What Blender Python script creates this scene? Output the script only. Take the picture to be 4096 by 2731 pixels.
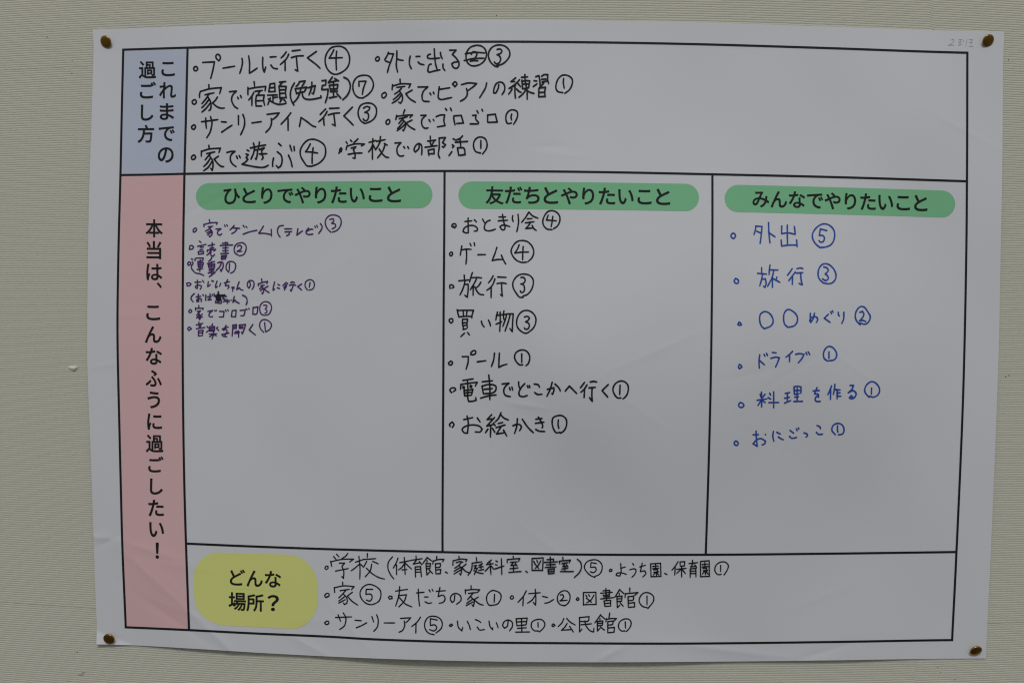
import bpy, math, random
import numpy as np
from mathutils import Vector, Matrix

random.seed(7)
rng = np.random.default_rng(11)
for o in list(bpy.data.objects):
    bpy.data.objects.remove(o)
scene = bpy.context.scene
COL = scene.collection

# ------------------------------------------------------------------ camera
Z0 = 1.5                                    # height of the poster's centre above the floor
ROT = np.array([[0.99959081, -0.00892407, 0.02717671],
                [0.00981917, 0.99940768, -0.03298302],
                [-0.02686627, 0.03323638, 0.99908636]])
TR = np.array([0.02649366, 0.00306949, 0.72247332])
EYE = -ROT.T @ TR                           # (right, down, into the wall) seen from the poster centre
FPX = 1.6 * 2048
LENS_K = 0.052
SY = 682 * 4 / 2731.0


def to_world(p):
    p = np.asarray(p, float)
    return np.stack([p[..., 0], p[..., 2], Z0 - p[..., 1]], -1)


cam_data = bpy.data.cameras.new('camera')
cam_data.sensor_width = 36
cam_data.lens = 36 * FPX / 4096
cam_data.clip_start = 0.01
cam_data.clip_end = 100
cam = bpy.data.objects.new('camera', cam_data)
COL.objects.link(cam)
ax = to_world(ROT) - to_world(np.zeros(3))
e = to_world(EYE)
cam.matrix_world = Matrix(((ax[0][0], -ax[1][0], -ax[2][0], e[0]),
                           (ax[0][1], -ax[1][1], -ax[2][1], e[1]),
                           (ax[0][2], -ax[1][2], -ax[2][2], e[2]),
                           (0, 0, 0, 1)))
scene.camera = cam

# ------------------------------------------------------------------ room light
world = bpy.data.worlds.new('World')
scene.world = world
world.use_nodes = True
nt = world.node_tree
bg = nt.nodes['Background']
tc = nt.nodes.new('ShaderNodeTexCoord')
sep = nt.nodes.new('ShaderNodeSeparateXYZ')
ramp = nt.nodes.new('ShaderNodeValToRGB')
mr = nt.nodes.new('ShaderNodeMapRange')
nt.links.new(tc.outputs['Generated'], sep.inputs[0])
nt.links.new(sep.outputs['Z'], mr.inputs['Value'])
mr.inputs['From Min'].default_value = -1
mr.inputs['From Max'].default_value = 1
nt.links.new(mr.outputs[0], ramp.inputs[0])
els = ramp.color_ramp.elements
els[0].position = 0.0
els[0].color = (0.03, 0.025, 0.022, 1)
els[1].position = 1.0
els[1].color = (0.62, 0.63, 0.65, 1)
m_ = els.new(0.5)
m_.color = (0.12, 0.12, 0.125, 1)
m_ = els.new(0.7)
m_.color = (0.42, 0.43, 0.45, 1)
nt.links.new(ramp.outputs[0], bg.inputs['Color'])
bg.inputs['Strength'].default_value = 1.02


def area(name, loc, target, sx, sy, power, col):
    d = bpy.data.lights.new(name, 'AREA')
    d.shape = 'RECTANGLE'
    d.size, d.size_y, d.energy, d.color = sx, sy, power, col
    o = bpy.data.objects.new(name, d)
    o.location = loc
    o.rotation_euler = (Vector(target) - Vector(loc)).to_track_quat('-Z', 'Y').to_euler()
    COL.objects.link(o)
    return o


area('ceiling_light', (0.0, -3.5, 6.0), (0, 0, 1.5), 2.6, 0.7, 133.0, (1.0, 0.99, 0.97))

scene.view_settings.view_transform = 'Standard'
scene.view_settings.look = 'None'
scene.view_settings.exposure = 0.0
scene.view_settings.gamma = 1.0
scene.view_settings.use_curve_mapping = False
scene.render.engine = 'CYCLES'
scene.cycles.max_bounces = 6
scene.cycles.filter_width = 1.2

# ------------------------------------------------------------------ geometry of the flat wall


def px_to_plane(p, lift=0.0):
    """picture point -> point in (right, down, into wall) metres on the plane lifted off the wall"""
    p = np.asarray(p, float)
    d = np.empty(p.shape[:-1] + (3,))
    d[..., 0] = (p[..., 0] - 2048) / FPX
    d[..., 1] = (p[..., 1] - 1365.5) * SY / FPX
    d[..., 2] = 1
    d = d @ ROT
    t = (-np.asarray(lift) - EYE[2]) / d[..., 2]
    return EYE + d * t[..., None]


def plane_to_px(u, v):
    """point of the true flat wall -> picture point through the slightly barrelled lens"""
    X = np.stack([u, v, np.zeros_like(u)], -1) @ ROT.T + TR
    q = 1.6 * X[..., :2] / X[..., 2:]
    ru = np.sqrt((q ** 2).sum(-1))
    rd = ru.copy()
    for _ in range(8):
        rd = rd - (rd * (1 + LENS_K * rd * rd) - ru) / (1 + 3 * LENS_K * rd * rd)
    q = q * (rd / np.maximum(ru, 1e-9))[..., None]
    return q * 2048 + np.array([2048, 1365.5])


def link(name, verts, faces, mat, parent=None, smooth=False):
    me = bpy.data.meshes.new(name)
    verts = np.asarray(verts, np.float32)
    n = len(verts)
    me.vertices.add(n)
    me.vertices.foreach_set('co', verts.ravel())
    if isinstance(faces, np.ndarray):
        k = faces.shape[1]
        me.loops.add(faces.size)
        me.loops.foreach_set('vertex_index', faces.ravel().astype(np.int32))
        me.polygons.add(len(faces))
        me.polygons.foreach_set('loop_start', np.arange(0, faces.size, k, dtype=np.int32))
    else:
        flat = [i for f in faces for i in f]
        ls, s = [], 0
        for f in faces:
            ls.append(s)
            s += len(f)
        me.loops.add(len(flat))
        me.loops.foreach_set('vertex_index', np.array(flat, np.int32))
        me.polygons.add(len(faces))
        me.polygons.foreach_set('loop_start', np.array(ls, np.int32))
    me.update(calc_edges=True)
    if smooth:
        me.polygons.foreach_set('use_smooth', np.ones(len(me.polygons), bool))
    me.materials.append(mat)
    me.validate()
    o = bpy.data.objects.new(name, me)
    COL.objects.link(o)
    if parent is not None:
        o.parent = parent
    return o


def grid_faces(nr, nc, base=0):
    i = np.arange(nr * nc).reshape(nr, nc) + base
    return np.stack([i[:-1, :-1].ravel(), i[1:, :-1].ravel(), i[1:, 1:].ravel(), i[:-1, 1:].ravel()], 1)


# ------------------------------------------------------------------ materials


def material(name, col, rough=0.8, metal=0.0, spec=0.3, noise=None, bump=None):
    m = bpy.data.materials.new(name)
    m.use_nodes = True
    t = m.node_tree
    b = t.nodes['Principled BSDF']
    b.inputs['Base Color'].default_value = (*col, 1)
    b.inputs['Roughness'].default_value = rough
    b.inputs['Metallic'].default_value = metal
    b.inputs['Specular IOR Level'].default_value = spec
    geo = t.nodes.new('ShaderNodeTexCoord')
    if noise:
        scale, amt, tint = noise
        n = t.nodes.new('ShaderNodeTexNoise')
        n.inputs['Scale'].default_value = scale
        n.inputs['Detail'].default_value = 5
        t.links.new(geo.outputs['Object'], n.inputs['Vector'])
        mx = t.nodes.new('ShaderNodeMix')
        mx.data_type = 'RGBA'
        mx.inputs['A'].default_value = (*[c * (1 - amt) for c in col], 1)
        mx.inputs['B'].default_value = (*[min(1, c * (1 + amt) * k) for c, k in zip(col, tint)], 1)
        t.links.new(n.outputs['Fac'], mx.inputs['Factor'])
        t.links.new(mx.outputs['Result'], b.inputs['Base Color'])
    if bump:
        scale, strength, dist = bump
        n = t.nodes.new('ShaderNodeTexNoise')
        n.inputs['Scale'].default_value = scale
        n.inputs['Detail'].default_value = 3
        t.links.new(geo.outputs['Object'], n.inputs['Vector'])
        bp = t.nodes.new('ShaderNodeBump')
        bp.inputs['Strength'].default_value = strength
        bp.inputs['Distance'].default_value = dist
        t.links.new(n.outputs['Fac'], bp.inputs['Height'])
        t.links.new(bp.outputs[0], b.inputs['Normal'])
    return m


M_WALL = material('ribbed_wallpaper', (0.545, 0.542, 0.455), 0.75, spec=0.2,
                  noise=(260, 0.06, (1.0, 0.985, 0.96)), bump=(1400, 0.3, 0.00015))
M_PAPER = material('white_paper', (0.655, 0.668, 0.690), 0.7, spec=0.2, noise=(700, 0.012, (1, 1, 1.0)),
                   bump=(900, 0.12, 0.0001))
M_BLUE = material('pale_blue_print', (0.515, 0.56, 0.675), 0.7, spec=0.2, noise=(900, 0.025, (1, 1, 1.0)))
M_PINK = material('pink_print', (0.725, 0.475, 0.48), 0.7, spec=0.2, noise=(900, 0.025, (1, 1, 1.0)))
M_GREEN = material('green_print', (0.212, 0.53, 0.287), 0.7, spec=0.2, noise=(900, 0.03, (1, 1, 1.0)))
M_YELLOW = material('yellow_print', (0.70, 0.73, 0.235), 0.7, spec=0.2, noise=(900, 0.025, (1, 1, 1.0)))
M_LINE = material('black_print', (0.013, 0.013, 0.014), 0.6, spec=0.2)
M_BLACK = material('black_marker_ink', (0.011, 0.0105, 0.0105), 0.6, spec=0.2, noise=(500, 0.3, (1, 1, 1)))
M_PURPLE = material('purple_marker_ink', (0.070, 0.019, 0.135), 0.5, spec=0.3, noise=(400, 0.3, (1, 1, 1)))
M_NAVY = material('blue_marker_ink', (0.022, 0.072, 0.39), 0.5, spec=0.3, noise=(400, 0.25, (1, 1, 1)))
M_BLOT = material('dark_purple_blot', (0.012, 0.007, 0.022), 0.55, spec=0.3)
M_PENCIL = material('pencil_mark', (0.36, 0.35, 0.35), 0.6, spec=0.3, noise=(1500, 0.3, (1, 1, 1)))
M_BRASS = material('aged_brass', (0.40, 0.235, 0.055), 0.22, metal=1.0, noise=(220, 0.22, (1, .95, .9)))
M_STEEL = material('steel', (0.55, 0.55, 0.55), 0.3, metal=1.0)
M_HOLE = material('dark_pin_hole', (0.03, 0.026, 0.022), 0.9)
M_SCRAP = material('torn_pale_wallpaper', (0.72, 0.70, 0.62), 0.85, noise=(500, 0.08, (1, .98, .94)))
M_STAIN = material('brown_stain', (0.40, 0.33, 0.22), 0.85, noise=(700, 0.25, (1, 1, 1)))

# ------------------------------------------------------------------ the ribbed wall
PITCH = 0.00216
RIB = 0.00024
SEAM = 0.3515                                # the joint between two widths of wallpaper
UKNOT = np.arange(-1.3012, 1.31, 0.0026)
WOB = {}


def row_noise(k, u, amp, tag):
    key = (k, tag)
    if key not in WOB:
        WOB[key] = rng.normal(0, 1, len(UKNOT))
    a = WOB[key]
    x = (u - UKNOT[0]) / 0.0026
    i = np.clip(x.astype(int), 0, len(UKNOT) - 2)
    f = x - i
    f = f * f * (3 - 2 * f)
    return amp * (a[i] * (1 - f) + a[i + 1] * f)


def rib_height(s):
    return RIB * (np.abs(np.sin(np.pi * s)) ** 0.5 - 1.0)


SS = np.array([0, 0.06, 0.17, 0.35, 0.55, 0.75, 0.9])


def wall_patch(u0, u1, k0, k1, du=0.0013):
    u = np.arange(u0, u1 + du / 2, du)
    U, V, L = [], [], []
    for k in range(k0, k1):
        a = (k + row_noise(k, u, 0.06, 'v')) * PITCH
        b = (k + 1 + row_noise(k + 1, u, 0.06, 'v')) * PITCH
        hk = 1 + row_noise(k, u, 0.13, 'h')
        sh = 0.45 * PITCH / (1 + np.exp(-(u - SEAM) / 0.0002))
        for s in SS:
            U.append(u)
            V.append(a + (b - a) * s + sh)
            L.append(rib_height(s) * hk if s > 0 else np.full_like(u, -RIB))
    U, V, L = np.array(U), np.array(V), np.array(L)
    P = to_world(px_to_plane(plane_to_px(U, V), L + 0.0))
    return P.reshape(-1, 3), U.shape


wv, wf, base = [], [], 0
for (a, b, k0, k1, du) in ((-0.60, 0.60, -190, -118, 0.0013), (-0.60, 0.60, 118, 190, 0.0013),
                       (-0.60, -0.37, -118, 118, 0.0013), (0.37, 0.60, -118, 118, 0.0013),
                       # the same wallpaper beyond the picture, in coarser steps
                       (-1.25, 1.25, -420, -190, 0.0075), (-1.25, 1.25, 190, 420, 0.0075),
                       (-1.25, -0.60, -190, 190, 0.0075), (0.60, 1.25, -190, 190, 0.0075)):
    P, shp = wall_patch(a, b, k0, k1, du)
    wv.append(P)
    wf.append(grid_faces(shp[0], shp[1], base))
    base += len(P)
wv.append(np.array([[-4, 0.0009, -1.5], [4, 0.0009, -1.5], [4, 0.0009, 4.5], [-4, 0.0009, 4.5]]))
wf.append(np.array([[base, base + 1, base + 2, base + 3]]))
wall = link('wall', np.concatenate(wv), np.concatenate(wf), M_WALL, smooth=True)
wall['kind'] = 'structure'
wall['label'] = 'beige ribbed wallpaper wall behind the poster'


def blob_on_wall(name, pts, mat, lift):
    pts = np.array(pts, float)
    c = pts.mean(0)
    ring = [c + (pts - c) * s for s in (1.0, 0.55)]
    n = len(pts)
    P = np.concatenate([ring[0], ring[1], c[None]])
    lf = np.concatenate([np.full(n, lift * 0.3), np.full(n, lift), [lift]])
    F = [(i, (i + 1) % n, n + (i + 1) % n, n + i) for i in range(n)] + [(n + i, n + (i + 1) % n, 2 * n) for i in range(n)]
    return link(name, to_world(px_to_plane(P, lf)), [f[::-1] for f in F], mat, wall)


def dot(cx, cy, rx, ry):
    n = 9
    return [(cx + rx * math.cos(i * 2 * math.pi / n) * random.uniform(.8, 1.2),
             cy + ry * math.sin(i * 2 * math.pi / n) * random.uniform(.8, 1.2)) for i in range(n)]


def rz(pts, x0, y0, s):
    return [(x0 + x / s, y0 + y / s) for x, y in pts]


blob_on_wall('torn_patch', rz([(1065, 662), (1090, 636), (1150, 645), (1225, 633), (1218, 668), (1198, 692),
                               (1160, 724), (1115, 706), (1090, 690)], 0, 1300, 3.92), M_SCRAP, 0.0014)
blob_on_wall('brown_stain', rz([(965, 712), (1010, 690), (1060, 680), (1110, 700), (1080, 728), (1010, 726)], 200, 2600, 7.84),
             M_STAIN, 0.0001)
blob_on_wall('brown_stain', rz([(850, 778), (920, 755), (1000, 750), (1075, 790), (980, 800), (900, 798)], 200, 2600, 7.84),
             M_STAIN, 0.0001)
for x, y, r in ((190, 148, 1.9), (288, 241, 2), (287, 292, 2), (4036, 1501, 2.4), (4023, 1506, 2.6), (308.5, 2607.5, 2.5),
                (730, 2596, 1.8), (1560, 2648, 1.8), (1802, 2718, 1.6), (3752, 2668, 2.0), (3763, 2690, 1.8),
                (3819, 2718, 1.8), (4034, 239, 2.0), (1986, 62, 2.2), (275, 2725, 1.6), (2584, 2671, 1.6), (1897, 2723, 1.4)):
    blob_on_wall('pin_hole', dot(x, y, r, r * 0.8), M_HOLE, 0.0003)

# ------------------------------------------------------------------ the poster's paper


def spl(pts):
    pts = np.array(pts, float)
    return pts


def cubic(xs, ys, x):
    """smooth monotone-safe interpolation of a boundary line"""
    xs, ys = np.array(xs, float), np.array(ys, float)
    d = np.diff(ys) / np.diff(xs)
    m = np.concatenate([[d[0]], (d[:-1] * np.diff(xs)[1:] + d[1:] * np.diff(xs)[:-1]) / (xs[2:] - xs[:-2]), [d[-1]]])
    i = np.clip(np.searchsorted(xs, x) - 1, 0, len(xs) - 2)
    h = xs[i + 1] - xs[i]
    t = (x - xs[i]) / h
    return ((1 + 2 * t) * (1 - t) ** 2 * ys[i] + t * (1 - t) ** 2 * h * m[i]
            + t * t * (3 - 2 * t) * ys[i + 1] + t * t * (t - 1) * h * m[i + 1])


TOP = [(370.6, 117.8), (800, 101.4), (1500, 83.4), (2061, 77.2), (2418, 83), (2700, 87), (3300, 105.5), (3700, 119), (4017, 126.5)]
BOT = [(385.6, 2576.7), (532, 2580.5), (740, 2592), (1100, 2614), (1500, 2633), (1806, 2642), (2010, 2645.8), (2367, 2648.4),
       (2700, 2647), (3300, 2641), (3700, 2635), (3943.3, 2633.2)]
LEFT = [(117.8, 370.6), (182, 374.4), (233, 373.2), (325, 370.6), (400, 368.4), (800, 356), (1300, 349), (1427, 348.6), (1504, 350.8),
        (1606, 354.6), (1700, 358.4), (2050, 371), (2420, 383.4), (2499, 387), (2576.7, 385.6)]
RIGHT = [(126.5, 4017), (243, 4012.6), (400, 4011.2), (600, 4009.8), (753, 4007.8), (881, 4005), (1000, 4002.7), (1400, 3994.8),
         (1600, 3987.8), (2150, 3965.5), (2280, 3959.6), (2420, 3952.8), (2559, 3946.6), (2633.2, 3943.3)]

# creases: x, y, angle, length, width, height (picture pixels / metres)
CREASES = []
for _ in range(26):
    CREASES.append((random.uniform(500, 3900), random.uniform(150, 2600), random.uniform(-0.5, 0.9),
                    random.uniform(60, 200), random.uniform(9, 16), random.uniform(-0.00017, 0.00017)))
CREASES += [(2110, 1622, 0.15, 70, 9, 0.00026), (2560, 1640, 0.6, 160, 14, 0.0001), (2260, 620, 0.1, 90, 10, 0.0001),
            (420, 1461, -0.2, 60, 8, 0.00012), (520, 1265, 0.02, 60, 8, 0.0001), (395, 2150, 0.1, 50, 12, 0.0004), (430, 2165, -0.5, 40, 10, -0.0003), (2440, 2615, -0.5, 70, 12, 0.0004), (2900, 2600, 0.12, 260, 20, 0.0004), (3300, 2605, -0.3, 120, 14, -0.0003), (1250, 2590, 0.5, 120, 16, 0.00035), (640, 2340, 0.75, 260, 22, 0.0004), (700, 2480, 0.6, 200, 20, -0.00035), (880, 2560, 0.75, 120, 14, 0.00035), (600, 2200, 0.3, 140, 16, 0.0003),
            (3180, 1480, -0.55, 120, 10, -0.00010), (3420, 1470, 0.6, 110, 12, 0.0001), (1320, 1080, -0.5, 120, 12, 0.00009),
            (700, 2350, 0.7, 160, 14, 0.00012), (3300, 2380, -0.4, 160, 12, 0.0001)]
WAVES = []
for _ in range(9):
    lam = random.uniform(420, 1100)
    a = random.uniform(-0.9, 0.9)
    WAVES.append((math.cos(a) * 6.283 / lam, math.sin(a) * 6.283 / lam, random.uniform(0, 6.283), 0.00030 * (lam / 700) ** 1.5))


def paper_lift(x, y):
    x, y = np.asarray(x, float), np.asarray(y, float)
    u = np.clip((x - 360) / 3600, 0, 1)
    v = np.clip((y - 100) / 2540, 0, 1)
    side = np.clip(4 * u * (1 - u), 0, 1)
    h = 0.0011 + 0.0005 * side
    # the free bottom edge hangs away from the wall between the pins
    prof = np.exp(-((x - 1660) / 620.0) ** 2) * 0.0036 + np.exp(-((x - 2520) / 480.0) ** 2) * 0.0013 + 0.0004 * side
    h = h + prof * np.clip((v - 0.55) / 0.45, 0, 1) ** 2
    h = h + 0.0005 * side * np.exp(-v / 0.05)
    # the sheet bellies out below the middle, most of all right of centre
    ub = np.exp(-(np.abs(x - 2700) / 950.0) ** 3)
    h = h + 0.0170 * ub * np.where(v < 0.52, np.exp(-((v - 0.52) / 0.26) ** 2), np.exp(-((v - 0.52) / 0.24) ** 2))
    h = h + 0.0009 * np.exp(-((x - 360) / 90.0) ** 2) * np.clip(4 * v * (1 - v), 0, 1)
    damp = 1 - np.exp(-(np.minimum(np.minimum(x - 370, 4000 - x), 1e9) ** 2) / 200.0 ** 2) * 0.4
    for kx, ky, ph, a in WAVES:
        h = h + a * damp * np.sin(kx * x + ky * y + ph)
    for cx, cy, an, ln, wd, a in CREASES:
        c, s = math.cos(an), math.sin(an)
        t = (x - cx) * c + (y - cy) * s
        d = -(x - cx) * s + (y - cy) * c
        h = h + 1.3 * a * np.exp(-(np.sqrt(d * d + 16) - 4) / wd) * np.exp(-(t / ln) ** 2)
    # folded lower left corner
    nx, ny = -58.6, 143.6
    nl = math.hypot(nx, ny)
    d = ((x - 388.4) * nx + (y - 2521) * ny) / nl
    h = h + np.where(d > 0, 1.0, 0.0) * np.maximum(d, 0) * 0.00005
    return np.maximum(h, 0.0006)


def on_paper(p, off=0.0):
    p = np.asarray(p, float)
    return to_world(px_to_plane(p, paper_lift(p[..., 0], p[..., 1]) + off))


poster = bpy.data.objects.new('poster', None)
COL.objects.link(poster)
poster.location = (0, 0, Z0)
poster.empty_display_size = 0.1
poster['label'] = 'large white handwritten survey poster pinned to the ribbed beige wall'
poster['category'] = 'poster'
bpy.context.view_layer.update()
PINV = Matrix.Translation((0, 0, Z0)).inverted()


def part(name, verts, faces, mat, parent=None, label=None, smooth=False):
    o = link(name, verts, faces, mat, parent or poster, smooth)
    if label:
        o['label'] = label
    # parts are built in room coordinates; keep them there under the poster's empty
    o.matrix_parent_inverse = PINV if parent is None else Matrix.Identity(4)
    return o


NX, NY = 520, 360
su, sv = np.linspace(0, 1, NX), np.linspace(0, 1, NY)
tx = 370.6 + su * (4017 - 370.6)
bx = 385.6 + su * (3943.3 - 385.6)
tp = np.stack([tx, cubic(*zip(*TOP), tx)], 1)
bp_ = np.stack([bx, cubic(*zip(*BOT), bx)], 1)
ly = 117.8 + sv * (2576.7 - 117.8)
ry = 126.5 + sv * (2633.2 - 126.5)
lp = np.stack([cubic(*zip(*LEFT), ly), ly], 1)
rp = np.stack([cubic(*zip(*RIGHT), ry), ry], 1)
a, b = su[None, :, None], sv[:, None, None]
G = ((1 - b) * tp[None] + b * bp_[None] + (1 - a) * lp[:, None] + a * rp[:, None]
     - ((1 - a) * (1 - b) * tp[0] + a * (1 - b) * tp[-1] + (1 - a) * b * bp_[0] + a * b * bp_[-1]))
sheet = part('paper_sheet', on_paper(G).reshape(-1, 3), grid_faces(NY, NX), M_PAPER, smooth=True)

# ------------------------------------------------------------------ the printed table
LN = {
    'top': [(493, 198.5), (740, 190.7), (1400, 172.3), (1750, 167.6), (2100, 166.4), (2700, 174.2), (3300, 191.5), (3700, 205.7), (3869.6, 210.6)],
    'bottom': [(503, 2508), (720, 2517.6), (1015, 2532.5), (1320, 2546), (1500, 2556.5), (1857, 2567.8), (2265, 2571.8), (2700, 2573.4), (3300, 2567.3),
               (3700, 2560.6), (3808.6, 2559.2)],
    'left': [(493, 198.5), (487, 450), (481.7, 700), (473.5, 1016), (469.8, 1330), (477.5, 1708), (483, 1940), (489.4, 2186), (503, 2508)],
    'right': [(3869.6, 210.6), (3868.8, 600), (3868, 725), (3865.6, 1000), (3853, 1575), (3828.8, 2150), (3826, 2207), (3822.7, 2280), (3808.6, 2559.2)],
    'row1': [(481.7, 699.8), (610, 698), (740, 694.8), (1271, 687.5), (1800, 683.4), (2331, 686.8), (2850, 696.6), (3371, 708.8), (3868, 724.5)],
    'row2': [(743.4, 2173.4), (1015, 2185), (1320, 2195.8), (1770, 2207.5), (2300, 2217), (2823, 2218), (3300, 2213.8), (3700, 2208.7), (3826, 2207)],
    'col1': [(750.2, 190.5), (744, 450), (737.7, 694), (732.7, 976), (730.4, 1302), (732.2, 1626), (736.8, 1920), (743, 2150), (756, 2518.5)],
    'col2': [(1778.3, 684), (1776.8, 955), (1774.6, 1215), (1773, 1556), (1771.2, 1850), (1769.9, 2150), (1770.3, 2207)],
    'col3': [(2849.7, 697), (2849.8, 900), (2847.5, 1200), (2843, 1525), (2835, 1850), (2825.4, 2150), (2823, 2217)],
}


def resample(pts, step=14.0):
    """centripetal-free Catmull-Rom through a list of points"""
    P = np.array(pts, float)
    if len(P) == 1:
        return P
    if len(P) == 2:
        n = max(2, int(np.linalg.norm(P[1] - P[0]) / step) + 1)
        return P[0] + (P[1] - P[0]) * np.linspace(0, 1, n)[:, None]
    E = np.vstack([2 * P[0] - P[1], P, 2 * P[-1] - P[-2]])
    kn = np.concatenate([[0], np.cumsum(np.maximum(np.linalg.norm(np.diff(E, axis=0), axis=1), 1e-3) ** 0.5)])
    out = []
    for i in range(1, len(E) - 2):
        p0, p1, p2, p3 = E[i - 1:i + 3]
        t0, t1, t2, t3 = kn[i - 1:i + 3]
        n = max(2, int(np.linalg.norm(p2 - p1) / step) + 1)
        for t in np.linspace(t1, t2, n, endpoint=False):
            A1 = (t1 - t) / (t1 - t0) * p0 + (t - t0) / (t1 - t0) * p1
            A2 = (t2 - t) / (t2 - t1) * p1 + (t - t1) / (t2 - t1) * p2
            A3 = (t3 - t) / (t3 - t2) * p2 + (t - t2) / (t3 - t2) * p3
            B1 = (t2 - t) / (t2 - t0) * A1 + (t - t0) / (t2 - t0) * A2
            B2 = (t3 - t) / (t3 - t1) * A2 + (t - t1) / (t3 - t1) * A3
            out.append((t2 - t) / (t2 - t1) * B1 + (t - t1) / (t2 - t1) * B2)
    out.append(P[-1])
    return np.array(out)


class Ink:
    """collects ribbons laid on the paper, each a hair above the one before"""

    def __init__(self, off, step=0.000004):
        self.v, self.f, self.off, self.step, self.n = [], [], off, step, 0

    def add(self, P, F, lifts):
        b = sum(len(x) for x in self.v)
        self.v.append(on_paper(np.asarray(P, float), lifts))
        self.f += [tuple(i + b for i in q) for q in F]

    def ribbon(self, C, w, caps=True, taper=True):
        C = np.asarray(C, float)
        keep = [0]
        for i in range(1, len(C)):
            if np.linalg.norm(C[i] - C[keep[-1]]) > 0.4:
                keep.append(i)
        C = C[keep]
        self.n += 1
        z0 = self.off + self.n * self.step
        if len(C) < 2:
            C = np.array([C[0], C[0] + [0.8, 0.3]])
        T = np.gradient(C, axis=0)
        T /= np.maximum(np.linalg.norm(T, axis=1), 1e-9)[:, None]
        Nn = np.stack([-T[:, 1], T[:, 0]], 1)
        n = len(C)
        W = np.full(n, w / 2.0)
        if taper:
            ph = random.uniform(0, 6.28)
            W = W * (1 + 0.06 * np.sin(np.arange(n) * 0.6 + ph))
            W[-1] *= 0.86
            if n > 3:
                W[-2] *= 0.94
        A, B = C + Nn * W[:, None], C - Nn * W[:, None]
        lift = z0 + np.linspace(0, self.step * 0.8, n)
        V = [*A, *B]
        L = [*lift, *lift]
        F = [(i, n + i, n + i + 1, i + 1) for i in range(n - 1)]
        if caps:
            for idx, sgn in ((0, -1), (n - 1, 1)):
                fan = []
                for q in range(1, 5):
                    an = math.pi * q / 5
                    V.append(C[idx] + W[idx] * (Nn[idx] * math.cos(an) + sgn * T[idx] * math.sin(an)))
                    L.append(lift[idx])
                    fan.append(len(V) - 1)
                poly = [idx] + fan + [n + idx]
                F.append(tuple(poly if sgn > 0 else poly[::-1]))
        F = [q[::-1] for q in F]
        self.add(V, F, np.array(L))

    def stroke(self, pts, w):
        P = [np.array(p, float) for p in pts]
        seg = [P[0]]
        for i in range(1, len(P)):
            seg.append(P[i])
            if i < len(P) - 1:
                d1, d2 = P[i] - P[i - 1], P[i + 1] - P[i]
                c = np.dot(d1, d2) / (np.linalg.norm(d1) * np.linalg.norm(d2) + 1e-9)
                if c < 0.22:
                    self.ribbon(resample(seg, 4.0), w, taper=False)
                    seg = [P[i]]
        self.ribbon(resample(seg, 4.0), w)

    def build(self, name, mat, parent=None, label=None):
        return part(name, np.concatenate(self.v), self.f, mat, parent, label)


ink = Ink(0.00020)
for k, pts in LN.items():
    C = resample(pts, 22)
    if k in ('top', 'bottom'):                    # square outer corners
        C[0] += (-4, 0)
        C[-1] += (4, 0)
    elif k in ('left', 'right'):
        C[0] += (0, -4)
        C[-1] += (0, 4)
    ink.ribbon(C, 8.8, caps=False, taper=False)
ink.build('table_lines', M_LINE)


def band(top, bottom, left, right, name, mat, label):
    """a printed cell bounded by four table lines (Coons patch)"""
    nx, ny = 60, max(12, int(abs(bottom[0][1] - top[0][1]) / 9))
    s, t = np.linspace(0, 1, nx), np.linspace(0, 1, ny)

    def along(pts, q):
        C = resample(pts, 6)
        d = np.concatenate([[0], np.cumsum(np.linalg.norm(np.diff(C, axis=0), axis=1))])
        d /= d[-1]
        return np.stack([np.interp(q, d, C[:, 0]), np.interp(q, d, C[:, 1])], 1)
    tpp, bpp, lpp, rpp = along(top, s), along(bottom, s), along(left, t), along(right, t)
    a, b = s[None, :, None], t[:, None, None]
    Q = ((1 - b) * tpp[None] + b * bpp[None] + (1 - a) * lpp[:, None] + a * rpp[:, None]
         - ((1 - a) * (1 - b) * tpp[0] + a * (1 - b) * tpp[-1] + (1 - a) * b * bpp[0] + a * b * bpp[-1]))
    return part(name, on_paper(Q, 0.00011).reshape(-1, 3), grid_faces(ny, nx), mat, None, label, smooth=True)


blue = band([(493, 198.5), (750.2, 190.5)], [(481.7, 699.8), (610, 698), (737.7, 694.9)], LN['left'][:3], LN['col1'][:3],
            'heading_cell', M_BLUE, 'pale blue heading cell in the upper left corner of the table')
pink = band([(481.7, 699.8), (610, 698), (737.7, 694.9)], [(503, 2508), (756, 2518.8)], LN['left'][2:], LN['col1'][2:],
            'heading_cell', M_PINK, 'tall pink heading cell down the left side of the table')


def disc_shape(outline, name, mat, label, rings=14):
    """a printed filled shape with concentric rings of faces so that it follows the paper"""
    C = np.array(outline, float)
    n = len(C)
    x0, x1 = C[:, 0].min(), C[:, 0].max()
    ymid = (C[:, 1].min() + C[:, 1].max()) / 2
    half = (C[:, 1].max() - C[:, 1].min()) / 2
    spine = np.stack([np.clip(C[:, 0], x0 + half, x1 - half), np.full(n, ymid)], 1)
    # spine follows the slope of the shape
    sl = np.polyfit(C[:, 0], C[:, 1], 1)
    spine[:, 1] = np.polyval(sl, spine[:, 0])
    V = np.concatenate([C + (spine - C) * (i / (rings - 1.0)) * 0.999 for i in range(rings)])
    F = []
    for r in range(rings - 1):
        for i in range(n):
            j = (i + 1) % n
            F.append((r * n + i, (r + 1) * n + i, (r + 1) * n + j, r * n + j))
    return part(name, on_paper(V, 0.00011), [f[::-1] for f in F], mat, None, label, smooth=True)


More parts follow.
